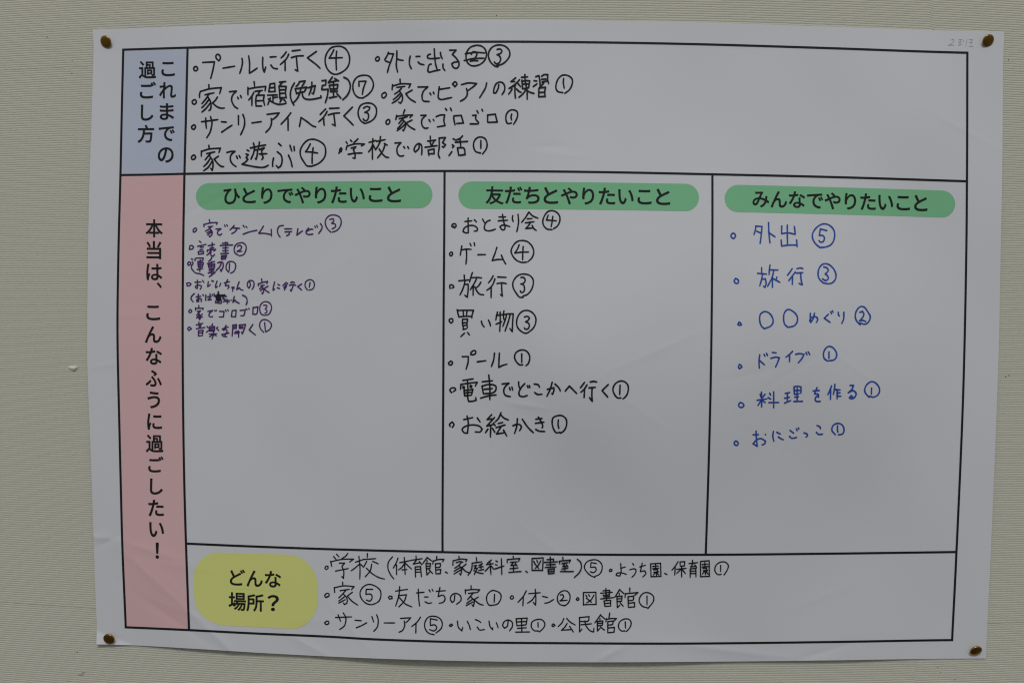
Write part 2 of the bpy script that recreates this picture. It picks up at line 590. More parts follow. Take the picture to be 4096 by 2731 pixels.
def capsule(c0, r0, c1, r1, bow):
    pts = []
    c0, c1 = np.array(c0, float), np.array(c1, float)
    n = 60

    def cl(t):
        return c0 + (c1 - c0) * t + np.array([0, -bow * 4 * t * (1 - t)])
    for i in range(n):
        t = i / n
        pts.append(cl(t) + (0, -(r0 + (r1 - r0) * t)))
    for i in range(24):
        an = -math.pi / 2 + math.pi * i / 24
        pts.append(c1 + r1 * np.array([math.cos(an), math.sin(an)]))
    for i in range(n):
        t = 1 - i / n
        pts.append(cl(t) + (0, r0 + (r1 - r0) * t))
    for i in range(24):
        an = math.pi / 2 + math.pi * i / 24
        pts.append(c0 + r0 * np.array([math.cos(an), math.sin(an)]))
    return pts


green = [disc_shape(capsule((837, 785.3), 53.3, (1675, 778), 54.8, 2), 'heading_banner', M_GREEN, 'green rounded heading banner over the purple list'),
         disc_shape(capsule((1888.6, 780), 54.8, (2741, 789.5), 54.8, 1.5), 'heading_banner', M_GREEN, 'green rounded heading banner over the middle black list'),
         disc_shape(capsule((2953.2, 793.4), 54.6, (3766.8, 815.5), 54, 1), 'heading_banner', M_GREEN, 'green rounded heading banner over the blue list')]
yo = [(590, 292), (1100, 312), (1620, 331), (1720, 345), (1850, 410), (1960, 520), (2030, 650), (2055, 780), (2060, 900), (2058, 1050), (2020, 1180),
      (1940, 1310), (1830, 1395), (1740, 1428), (1660, 1435), (1150, 1408), (640, 1382), (500, 1345), (360, 1260), (270, 1150), (220, 1010), (205, 850),
      (200, 700), (225, 550), (290, 430), (400, 340), (500, 302), (590, 292)]
yellow = disc_shape(resample([(720 + x / 3.7333, 2130 + y / 3.7333) for x, y in yo], 8)[:-1], 'heading_badge', M_YELLOW,
                    'yellow rounded heading badge beside the bottom row of writing')

# ------------------------------------------------------------------ printed lettering
PRINT = {
'こ':'235,702 235,620 296,616 359,612 427,610 499,609 571,610 643,613 711,617 769,621 769,703 710,698 643,693 572,690 499,689 426,690 357,692 293,696;275,299 194,307 187,275 180,241 175,205 173,168 195,85 257,24 358,-13 494,-25 597,-22 691,-15 771,-4 835,10 834,96 768,79 687,67 593,59 492,56 387,65 313,92 269,133 254,185 257,222 264,260',
'れ':'293,720 288,625 248,619 209,614 173,610 144,608 79,607 87,525 283,552 276,453 228,382 167,298 105,215 54,149 105,80 144,135 186,196 229,258 268,316 267,277 266,205 265,144 265,86 264,21 261,-38 348,-38 343,23 340,85 339,143 339,200 339,264 339,301 340,341 342,382 415,453 493,515 569,558 636,574 680,566 707,539 717,492 711,408 698,310 685,210 679,119 687,64 710,25 745,1 790,-7 840,-1 888,15 932,41 974,76 961,162 923,126 884,100 847,84 810,79 781,87 763,110 758,140 764,227 776,328 789,428 795,514 786,569 760,611 717,638 656,648 576,632 493,590 415,536 348,479 353,537 368,562 384,586 398,607 369,642 363,640 368,690 374,732 379,767 383,791 289,794 292,769 293,743',
'ま':'500,178 501,111 492,68 469,42 436,28 395,24 332,30 288,47 264,73 256,105 266,137 294,164 340,182 403,188 436,187 468,184;185,473 186,398 246,392 313,388 378,385 436,384 493,384 497,248 470,251 442,253 413,254 316,243 244,212 198,163 182,101 196,38 239,-9 309,-37 404,-46 486,-34 541,-2 571,43 580,94 578,156 650,125 714,87 771,46 820,5 866,76 815,115 749,158 668,199 574,232 567,386 637,389 706,394 774,401 844,409 845,484 777,474 708,467 638,461 566,457 566,469 566,597 638,601 707,607 774,613 836,620 837,693 769,683 701,676 634,670 566,666 567,727 568,753 570,775 573,794 488,794 492,734 492,663 446,663 387,665 317,670 248,677 190,685 191,611 248,605 316,600 386,596 447,594 491,594 491,469 491,454 437,454 380,455 313,459 245,465',
'で':'79,658 88,571 192,588 323,605 455,619 558,630 490,576 430,499 387,403 371,292 407,148 500,47 627,-14 767,-37 796,46 673,62 562,107 482,186 451,309 467,402 512,495 584,574 680,626 724,635 776,640 829,642 876,642 876,722 821,719 757,715 685,710 606,704 469,692 342,680 238,670 168,663 145,661 115,659;732,519 681,497 703,464 725,429 745,393 763,356 814,380 796,416 774,454 752,490;841,561 792,538 815,505 837,471 857,435 876,398 928,423 908,458 885,496 861,532',
'の':'476,642 466,573 453,504 438,436 420,372 382,264 343,191 305,149 269,136 234,147 201,180 176,236 166,318 187,423 249,522 347,600;559,644 672,613 756,550 808,460 826,353 804,238 747,150 666,90 572,56 547,51 517,47 486,43 533,-31 692,12 809,92 883,206 908,350 881,493 804,610 684,689 525,718 354,685 215,596 122,466 88,311 103,200 144,116 201,63 266,44 333,64 394,122 450,220 499,355 518,426 535,499 548,572',
'過':'83,792 125,749 168,703 207,658 237,620 296,665 265,702 225,746 181,790 139,831;420,805 420,496 342,496 342,61 409,61 409,436 841,436 841,136 838,125 826,122 807,121 776,122 736,123 744,103 751,81 756,61 797,61 831,63 858,66 879,72 898,86 908,106 910,136 910,496 833,496 833,805;487,496 487,611 607,611 607,496;764,496 663,496 663,665 487,665 487,747 764,747;493,371 493,119 552,119 552,159 754,159 754,371;552,318 695,318 695,211 552,211;248,501 45,501 45,431 176,431 176,118 142,101 105,73 66,35 25,-11 76,-80 111,-30 144,13 174,42 200,53 225,42 258,18 296,-11 352,-40 417,-57 493,-66 584,-68 675,-67 780,-64 879,-60 953,-56 957,-29 966,1 975,25 889,17 790,10 687,6 587,4 504,6 431,13 368,28 314,54 288,72 266,88 248,102',
'ご':'217,691 217,610 278,605 341,602 409,600 482,599 553,600 626,603 693,607 751,611 751,693 692,687 625,683 554,680 481,679 408,680 339,682 275,686;257,288 176,296 169,265 162,231 157,195 155,157 177,74 239,13 340,-24 476,-36 580,-33 674,-26 754,-14 817,-1 816,85 750,69 669,57 575,49 474,46 369,55 296,82 252,122 237,175 239,212 246,250;779,803 725,780 747,748 769,711 790,674 807,640 861,665 843,698 822,736 799,772;889,843 836,820 858,788 881,753 901,716 919,682 974,706 956,738 934,775 911,811',
'し':'340,779 239,780 244,749 246,714 247,678 245,575 242,441 239,299 237,172 255,68 305,-1 381,-39 480,-51 628,-30 746,24 835,95 898,170 841,238 780,162 704,95 606,49 483,31 417,39 365,64 331,110 319,180 320,305 323,442 327,573 331,678 333,712 336,745',
'方':'440,818 460,780 479,740 496,701 508,667 68,667 68,594 341,594 326,419 286,247 199,95 46,-23 67,-40 86,-61 101,-82 223,4 309,110 365,231 398,361 756,361 743,215 728,112 711,46 691,12 678,4 662,1 643,0 615,0 575,1 527,3 474,7 487,-16 496,-42 501,-66 551,-69 597,-71 637,-71 669,-69 704,-65 732,-54 756,-34 782,10 803,90 820,216 835,398 838,434 410,434 414,474 418,514 421,554 423,594 936,594 936,667 514,667 585,698 572,731 554,769 533,809 512,846',
'本':'460,839 460,629 65,629 65,553 367,553 303,428 225,313 134,215 37,140 57,122 76,100 92,79 197,167 293,280 376,410 444,553 460,553 460,183 226,183 226,107 460,107 460,-80 539,-80 539,107 772,107 772,183 539,183 539,553 553,553 619,410 703,280 799,168 906,81 923,104 944,127 965,146 864,220 771,316 691,429 628,553 937,553 937,629 539,629 539,839',
'当':'121,769 160,712 197,650 228,590 250,536 322,569 299,621 268,680 230,740 189,796;801,805 775,743 742,676 707,612 673,555 738,530 773,584 811,646 848,712 882,778;115,38 115,-37 790,-37 790,-81 869,-81 869,486 540,486 540,840 458,840 458,486 135,486 135,411 790,411 790,266 168,266 168,194 790,194 790,38',
'は':'255,764 167,771 166,748 164,724 161,700 148,620 133,514 120,395 115,279 118,183 126,97 139,23 153,-37 223,-32 221,3 225,48 237,93 255,151 276,212 296,269 255,301 241,267 226,229 211,190 198,154 193,190 190,224 189,258 188,293 193,390 206,502 222,610 238,696 242,718 249,743;676,185 677,150 672,105 654,71 620,49 568,41 519,46 480,61 455,86 446,120 455,153 482,179 522,195 574,201 609,199 643,194;749,770 659,770 663,709 663,585 569,583 525,584 483,585 441,588 399,591 399,516 442,513 484,511 525,510 567,509 663,511 665,447 667,381 670,315 673,254 643,259 612,262 580,263 493,251 428,219 388,171 374,112 388,52 428,7 493,-21 582,-31 666,-17 719,19 747,70 755,130 755,151 793,127 831,100 868,69 906,35 950,102 909,137 862,172 810,204 752,231 749,297 745,367 742,441 740,516 785,519 828,524 871,529 913,535 913,612 872,605 829,599 785,593 740,589 743,710',
'、':'273,-56 341,2 290,59 233,119 174,175 117,224 52,167 107,119 165,63 221,4',
'ん':'547,742 459,778 447,750 435,725 422,701 355,578 256,386 153,174 76,-8 162,-38 177,10 199,72 224,136 248,190 284,248 330,299 384,336 443,350 481,342 506,318 516,280 517,235 518,186 518,136 520,90 529,45 554,4 598,-25 665,-37 763,-17 841,39 901,125 947,236 881,290 854,207 811,128 753,69 678,46 638,53 610,76 597,117 595,158 595,206 594,255 593,302 583,354 558,392 522,415 476,423 439,420 402,409 364,389 327,361 372,444 424,537 475,626 515,693',
'な':'887,458 932,524 886,555 825,592 759,628 699,657 658,596 714,568 777,533 838,495;622,165 623,120 617,81 599,50 564,29 512,21 461,27 425,43 403,68 396,100 405,132 430,157 469,174 519,180 555,178 589,173;687,485 609,485 611,427 614,363 617,297 620,233 588,239 556,242 522,243 443,233 380,203 337,155 322,93 338,29 381,-16 444,-42 522,-51 602,-40 656,-8 687,38 697,94 696,136 743,110 785,81 824,50 858,21 901,89 859,123 810,156 754,187 693,213 686,377 685,412 686,447;451,794 363,802 359,760 352,716 343,672 332,629 293,626 256,625 219,624 187,624 156,626 126,628 97,631 102,556 141,554 181,553 219,553 308,556 267,462 215,361 156,265 94,182 171,142 232,234 292,341 346,454 389,564 438,571 485,580 529,590 571,601 569,676 530,664 491,654 451,646 412,639 424,683 434,725 443,763',
'ふ':'504,547 554,500 585,522 618,547 648,571 671,590 653,642 600,677 536,712 468,745 406,773 360,715 419,689 479,658 532,627 573,598 555,583 530,565;311,69 322,-13 358,-19 397,-24 439,-28 485,-29 543,-23 598,0 640,46 657,121 645,189 612,257 562,326 498,398 474,424 449,450 424,476 365,424 393,400 421,374 445,349 489,299 530,242 561,184 573,130 564,90 540,64 507,51 472,47 428,48 387,53 349,60;888,32 962,73 931,147 888,232 838,314 786,385 721,348 772,279 820,196 859,110;344,227 298,287 245,236 179,182 109,131 42,91 89,24 162,72 231,125 293,178',
'う':'720,333 689,214 604,125 473,63 306,28 351,-48 531,-3 675,74 770,185 805,330 786,425 734,495 656,537 557,552 472,547 391,534 318,518 258,504 227,497 196,492 166,489 192,396 218,406 246,417 276,427 327,442 391,458 466,472 549,477 619,466 673,437 708,391;300,783 287,707 386,692 501,679 616,667 713,660 725,737 633,741 517,751 399,765',
'に':'456,675 456,595 552,588 663,586 773,588 867,595 867,676 776,667 665,663 552,665;495,268 423,275 414,230 408,192 406,157 420,94 465,47 540,17 649,7 723,9 789,13 848,20 899,28 897,112 837,100 776,92 714,88 649,86 565,94 514,114 487,143 480,176 482,204 487,234;265,752 176,760 175,737 172,713 169,689 157,612 142,512 129,401 124,288 127,191 135,104 147,28 161,-33 233,-28 230,7 235,52 246,97 264,155 285,218 306,276 264,308 250,274 235,237 220,198 206,162 202,198 199,232 198,266 197,302 202,396 215,501 231,602 247,685',
'た':'537,482 537,408 583,413 630,416 676,417 723,418 767,417 810,415 851,411 891,406 893,482 851,486 808,489 764,490 720,491 672,490 624,488 579,486;558,239 483,246 476,205 470,167 468,128 484,63 531,17 607,-10 712,-19 765,-18 816,-15 862,-11 905,-5 908,76 861,67 812,61 762,57 713,56 626,64 575,85 550,115 544,149 546,177 550,207;221,620 194,620 166,621 135,623 101,627 104,549 140,547 178,546 220,545 312,548 286,441 253,326 211,203 164,87 118,-6 206,-36 247,62 290,181 330,306 362,422 371,455 379,489 387,523 394,556 447,563 500,570 552,579 602,590 602,669 555,658 507,648 459,640 410,633 425,707 443,787 347,795 348,770 347,741 344,712 329,625 291,622 255,621',
'い':'223,698 126,700 130,671 133,639 133,611 133,557 135,488 138,414 144,344 175,180 225,70 287,10 357,-9 406,3 454,41 500,112 545,219 482,290 459,216 429,150 395,104 358,86 309,106 269,162 240,250 222,364 218,427 216,490 215,549 215,601 216,632 219,668;744,670 666,643 731,540 782,416 819,279 840,140 920,173 899,306 860,441 807,567',
'！':'217,242 283,242 303,630 305,748 195,748 197,630;250,-5 282,3 305,26 314,61 305,96 282,120 250,128 218,120 195,96 186,61 195,26 217,3',
'ひ':'109,686 115,602 171,610 206,614 250,620 298,626 341,633 274,550 214,451 171,335 154,203 174,94 231,15 317,-34 426,-50 598,-9 704,102 754,259 758,443 788,388 820,337 855,289 894,245 946,316 853,421 792,532 755,640 734,739 655,717 678,643 699,391 664,198 573,74 428,31 355,41 292,73 249,131 233,220 258,367 317,493 388,590 449,647 466,654 486,660 502,665 479,736 417,720 332,705 241,693 162,686',
'と':'308,778 229,745 265,662 302,581 338,504 374,437 302,379 247,318 213,251 201,178 225,83 293,19 395,-17 525,-28 616,-26 701,-20 777,-12 841,-3 841,86 773,72 693,61 606,55 521,52 417,61 343,88 299,131 284,187 294,242 324,294 370,343 433,389 512,437 596,483 675,523 737,555 765,569 790,583 814,597 770,668 749,652 726,637 699,621 649,594 585,561 514,523 442,481 408,545 374,618 340,696',
'り':'339,789 251,792 249,764 247,736 243,706 233,635 223,550 215,462 212,383 213,336 216,293 219,256 223,224 300,230 296,265 295,296 295,324 298,353 325,457 382,559 460,636 551,666 620,646 670,589 700,503 710,394 680,234 598,126 475,58 323,22 370,-50 541,-1 674,85 761,215 792,395 775,537 728,645 656,714 564,738 474,717 396,663 334,590 292,511 299,574 310,649 324,725',
'や':'555,635 612,680 578,713 537,749 497,782 465,807 408,766 444,737 483,703 522,667;60,429 98,347 137,365 183,388 235,414 291,441 329,358 370,255 407,148 439,43 465,-52 551,-29 521,66 483,176 441,289 399,391 361,474 449,513 535,545 616,567 688,575 752,566 797,541 824,505 833,462 824,411 796,369 748,340 678,330 639,333 602,340 567,350 536,362 533,284 565,274 601,265 641,258 683,256 785,271 857,314 899,378 913,458 898,533 853,593 783,632 690,646 607,637 516,612 423,578 330,539 315,570 300,600 286,628 272,654 260,676 247,701 237,721 155,688 172,665 189,640 204,617 217,594 231,568 246,539 261,507 228,492 197,479 169,467 142,456 119,447 90,438',
'友':'337,841 336,815 334,777 331,729 325,673 69,673 69,601 316,601 285,446 233,284 151,131 35,4 60,-11 82,-29 101,-47 182,38 248,135 299,242 338,353 373,285 414,223 460,165 511,113 446,71 376,35 302,7 225,-16 241,-35 256,-59 268,-80 349,-54 427,-21 501,18 570,65 644,18 725,-22 813,-54 910,-79 924,-56 941,-32 959,-12 865,9 779,37 700,72 629,114 692,181 746,259 792,348 827,448 776,471 762,468 368,468 376,502 382,536 387,569 392,601 934,601 934,673 401,673 407,727 410,774 412,813 414,841;568,159 514,210 467,266 427,328 393,395 728,395 697,327 660,265 617,209',
'だ':'507,468 507,393 553,398 600,401 646,403 693,404 737,403 780,401 821,397 861,392 863,468 821,472 778,475 734,476 690,477 642,476 594,474 549,472;528,225 453,232 445,191 440,152 438,114 454,49 501,3 577,-25 682,-34 735,-33 786,-30 832,-25 875,-19 878,62 831,53 782,47 732,43 683,42 596,50 545,71 520,101 514,135 516,163 520,193;755,742 702,719 723,687 745,651 766,614 783,580 837,604 819,638 798,675 776,711;865,783 813,760 835,728 857,693 878,656 896,621 950,645 933,677 911,714 887,751;191,606 164,606 135,607 105,609 71,613 74,535 110,533 148,532 190,531 282,534 256,427 223,312 181,189 134,73 88,-20 176,-50 217,48 260,167 300,292 332,408 341,441 349,475 356,509 364,542 417,549 470,556 522,565 572,576 572,654 525,643 478,634 429,626 380,619 395,693 413,772 317,780 318,756 317,727 314,698 299,611 261,608 225,607',
'ち':'112,656 113,578 158,574 204,571 253,569 303,568 304,568 283,479 256,385 224,294 188,212 263,185 272,202 282,216 294,231 351,284 422,322 502,344 589,352 666,342 722,314 756,271 768,219 729,118 627,60 481,37 312,47 332,-32 541,-36 705,4 812,89 850,221 833,301 784,364 704,405 598,419 522,414 450,399 382,373 316,334 333,383 349,442 365,506 379,570 481,576 587,585 690,598 785,612 784,689 688,671 588,657 488,647 394,641 405,699 410,726 416,755 423,783 334,788 334,761 333,735 330,705 319,639 302,639 254,640 204,644 156,650',
'み':'848,514 767,523 768,493 768,462 767,431 765,407 762,382 758,356 696,383 629,407 558,425 484,437 516,507 546,575 574,634 598,677 624,710 574,751 559,746 543,742 524,740 478,737 415,734 350,731 298,730 223,733 227,652 301,658 347,661 407,663 466,666 509,668 485,617 458,560 432,500 405,440 270,417 165,361 96,278 72,175 82,118 109,75 150,48 202,38 239,42 271,53 300,75 328,107 358,159 391,226 423,299 454,369 531,357 605,337 674,310 740,277 708,197 656,121 581,52 478,-5 544,-60 641,-1 715,67 769,146 807,237 835,217 862,198 888,178 911,158 948,244 922,262 894,281 862,301 827,321 834,366 840,413 845,462;374,370 347,310 320,249 292,195 265,152 245,131 226,120 205,117 175,125 153,148 145,185 160,249 205,306 277,349',
'ど':'777,775 723,752 745,720 767,684 788,647 805,613 859,637 841,671 820,708 797,744;887,815 834,793 856,761 879,726 900,689 918,655 971,679 954,711 932,747 909,784;281,765 202,732 238,650 275,569 312,492 348,424 275,367 221,306 187,239 175,165 199,70 266,6 368,-30 498,-41 590,-39 675,-34 751,-26 814,-16 815,73 747,59 667,49 580,41 495,39 391,48 317,75 273,118 258,174 268,229 298,281 344,330 406,376 481,422 556,464 626,499 684,529 760,570 720,643 699,627 675,611 649,596 602,570 544,540 481,506 415,468 382,532 347,605 313,683',
'場':'497,621 819,621 819,542 497,542;497,754 819,754 819,675 497,675;429,810 429,485 889,485 889,810;331,429 331,364 471,364 431,305 383,251 329,203 271,163 289,149 308,132 323,117 357,142 390,169 423,199 454,232 555,232 508,165 453,102 392,48 329,6 347,-8 365,-24 379,-41 449,12 516,79 576,154 624,232 721,232 684,152 637,76 583,10 523,-41 544,-53 563,-68 579,-84 642,-24 698,53 746,141 783,232 861,232 851,130 840,60 829,15 816,-8 804,-17 786,-19 766,-19 736,-17 701,-14 710,-34 715,-56 718,-76 756,-77 791,-77 817,-76 839,-73 858,-65 875,-51 893,-19 909,39 922,131 934,264 936,294 503,294 518,317 533,340 546,364 961,364 961,429;34,178 63,103 130,136 204,172 282,210 359,249 343,315 241,269 241,552 349,552 349,624 241,624 241,832 170,832 170,624 53,624 53,552 170,552 170,237 132,220 96,205 64,190',
'所':'534,739 534,406 530,296 514,181 475,69 404,-32 424,-46 446,-65 462,-82 540,28 585,154 606,284 611,406 611,429 766,429 766,-77 841,-77 841,429 958,429 958,501 611,501 611,684 699,699 786,717 868,739 939,764 888,828 816,801 727,776 631,756;172,361 172,391 172,521 370,521 370,361;441,819 371,794 285,772 191,754 98,741 98,391 96,287 87,176 67,66 29,-34 49,-47 72,-65 90,-82 126,3 149,97 163,196 170,293 442,293 442,589 172,589 172,685 257,697 342,713 421,732 489,756',
'？':'195,242 277,242 294,337 359,409 428,482 461,578 447,654 406,712 342,748 258,761 191,753 132,731 80,697 33,653 87,603 125,639 165,665 205,681 248,686 303,677 342,653 365,616 372,570 340,494 272,426 210,348;238,-5 270,3 293,26 302,61 293,96 270,120 238,128 205,120 182,96 173,61 182,26 205,3',
}


def glyph_mesh(ch):
    cu = bpy.data.curves.new('glyph', 'CURVE')
    cu.dimensions = '2D'
    cu.fill_mode = 'BOTH'
    loops = []
    for s in PRINT[ch].split(';'):
        pts = [tuple(map(int, q.split(','))) for q in s.split(' ')]
        loops.append(np.array(pts, float))
        sp = cu.splines.new('POLY')
        sp.points.add(len(pts) - 1)
        for p, (x, y) in zip(sp.points, pts):
            p.co = (x, y, 0, 1)
        sp.use_cyclic_u = True
    ob = bpy.data.objects.new('glyph', cu)
    COL.objects.link(ob)
    bpy.context.view_layer.update()
    me = ob.to_mesh()
    V = np.array([v.co[:2] for v in me.vertices])
    F = [tuple(p.vertices) for p in me.polygons]
    ob.to_mesh_clear()
    bpy.data.objects.remove(ob)
    bpy.data.curves.remove(cu)
    return V, F, loops


BOLD = 19.0        # extra half-width of the print, in 1/1000 em


def lettering(rows, parent, slope=0.0, label=None):
    ik = Ink(0.00022, 0.000003)
    for x0, y0, s, text in rows:
        for ch, (a, b, c, d) in text:
            V, F, loops = glyph_mesh(ch)
            lo, hi = V.min(0) - BOLD, V.max(0) + BOLD
            kx, ky = (c - a) / (hi[0] - lo[0]), (d - b) / (hi[1] - lo[1])
            if ch in '、！':
                pass

            def place(P):
                X = a + (P[:, 0] - lo[0]) * kx
                Y = d - (P[:, 1] - lo[1]) * ky + slope * (X - (a + c) / 2)
                return np.stack([x0 + X / s, y0 + Y / s], 1)
            ik.n += 1
            P = place(V)
            # face the room
            fl = []
            for f in F:
                q = P[list(f)]
                ar = np.sum(q[:, 0] * np.roll(q[:, 1], -1) - np.roll(q[:, 0], -1) * q[:, 1])
                fl.append(f if ar < 0 else f[::-1])
            ik.add(P, fl, np.full(len(P), ik.off + ik.n * ik.step))
            for L in loops:
                Q = place(np.vstack([L, L[:1]]))
                D = []
                for i in range(len(Q) - 1):
                    n = max(1, int(np.linalg.norm(Q[i + 1] - Q[i]) / 8))
                    D += [Q[i] + (Q[i + 1] - Q[i]) * j / n for j in range(n)]
                D.append(Q[-1])
                D = np.array(D)
                # straight pieces with round joints
                ik.n += 1
                z = ik.off + ik.n * ik.step
                w = BOLD * (kx + ky) / 2 / s
                VV, FF = [], []
                for i in range(len(Q) - 1):
                    t = Q[i + 1] - Q[i]
                    ln = np.linalg.norm(t)
                    if ln < 1e-6:
                        continue
                    t = t / ln
                    nn = np.array([-t[1], t[0]]) * w
                    e_ = t * w * 0.35
                    b_ = len(VV)
                    VV += [Q[i] - e_ + nn, Q[i] - e_ - nn, Q[i + 1] + e_ - nn, Q[i + 1] + e_ + nn]
                    FF.append((b_ + 3, b_ + 2, b_ + 1, b_))
                ik.add(VV, FF, np.full(len(VV), z))
    o = ik.build('printed_text', M_LINE, parent)
    return o


R1 = (480, 170, 2.85)
lettering([(*R1, [('こ', (470, 220, 626, 384)), ('れ', (446, 450, 638, 637)), ('ま', (452, 692, 616, 882)), ('で', (440, 955, 624, 1125)),
                  ('の', (430, 1192, 612, 1370)), ('過', (213, 210, 412, 410)), ('ご', (225, 447, 410, 637)), ('し', (237, 707, 380, 890)),
                  ('方', (200, 937, 390, 1142))])], blue, -0.01)
lettering([(460, 690, 2.45, [('本', (300, 457, 468, 635)), ('当', (307, 670, 455, 849)), ('は', (306, 893, 462, 1056)), ('、', (409, 1075, 458, 1132)),
                             ('こ', (305, 1302, 442, 1447))]),
           (460, 1300, 2.45, [('ん', (293, 10, 455, 175)), ('な', (300, 222, 460, 388)), ('ふ', (300, 440, 458, 603)), ('う', (317, 650, 442, 815)),
                              ('に', (315, 866, 460, 1025)), ('過', (302, 1073, 475, 1247)), ('ご', (325, 1285, 476, 1443))]),
           (460, 1900, 2.45, [('し', (342, 32, 468, 190)), ('た', (326, 240, 478, 402)), ('い', (335, 460, 480, 605)), ('！', (397, 660, 430, 818))])],
          pink, 0.008)
lettering([(720, 660, 2.1778, [('ひ', (378, 203, 523, 342)), ('と', (542, 197, 660, 332)), ('り', (706, 193, 806, 338)), ('で', (848, 205, 988, 333)),
                               ('や', (998, 190, 1138, 334)), ('り', (1174, 188, 1275, 335)), ('た', (1313, 186, 1452, 332)), ('い', (1478, 197, 1610, 326)),
                               ('こ', (1643, 197, 1764, 322)), ('と', (1802, 185, 1925, 324))])], green[0], -0.008)
lettering([(1760, 660, 2.1, [('友', (383, 178, 535, 330)), ('だ', (545, 180, 692, 325)), ('ち', (705, 183, 838, 325)), ('と', (869, 185, 992, 326)),
                             ('や', (1015, 188, 1158, 330)), ('り', (1194, 190, 1296, 332)), ('た', (1333, 190, 1472, 332)), ('い', (1497, 203, 1627, 330)),
                             ('こ', (1658, 207, 1778, 330)), ('と', (1814, 198, 1934, 335))])], green[1], 0.012)
lettering([(2820, 680, 2.1778, [('み', (413, 186, 560, 325)), ('ん', (572, 183, 716, 328)), ('な', (730, 185, 873, 330)), ('で', (888, 203, 1030, 335)),
                                ('や', (1042, 195, 1182, 342)), ('り', (1217, 200, 1318, 345)), ('た', (1353, 203, 1488, 348)), ('い', (1510, 217, 1640, 348)),
                                ('こ', (1668, 225, 1786, 350)), ('と', (1822, 217, 1938, 357))])], green[2], 0.026)
lettering([(720, 2130, 3.7333, [('ど', (743, 548, 972, 790)), ('ん', (993, 563, 1236, 808)), ('な', (1266, 572, 1510, 818)), ('場', (724, 890, 986, 1165)),
                                ('所', (990, 915, 1253, 1177)), ('？', (1304, 930, 1478, 1170))])], yellow, 0.035)

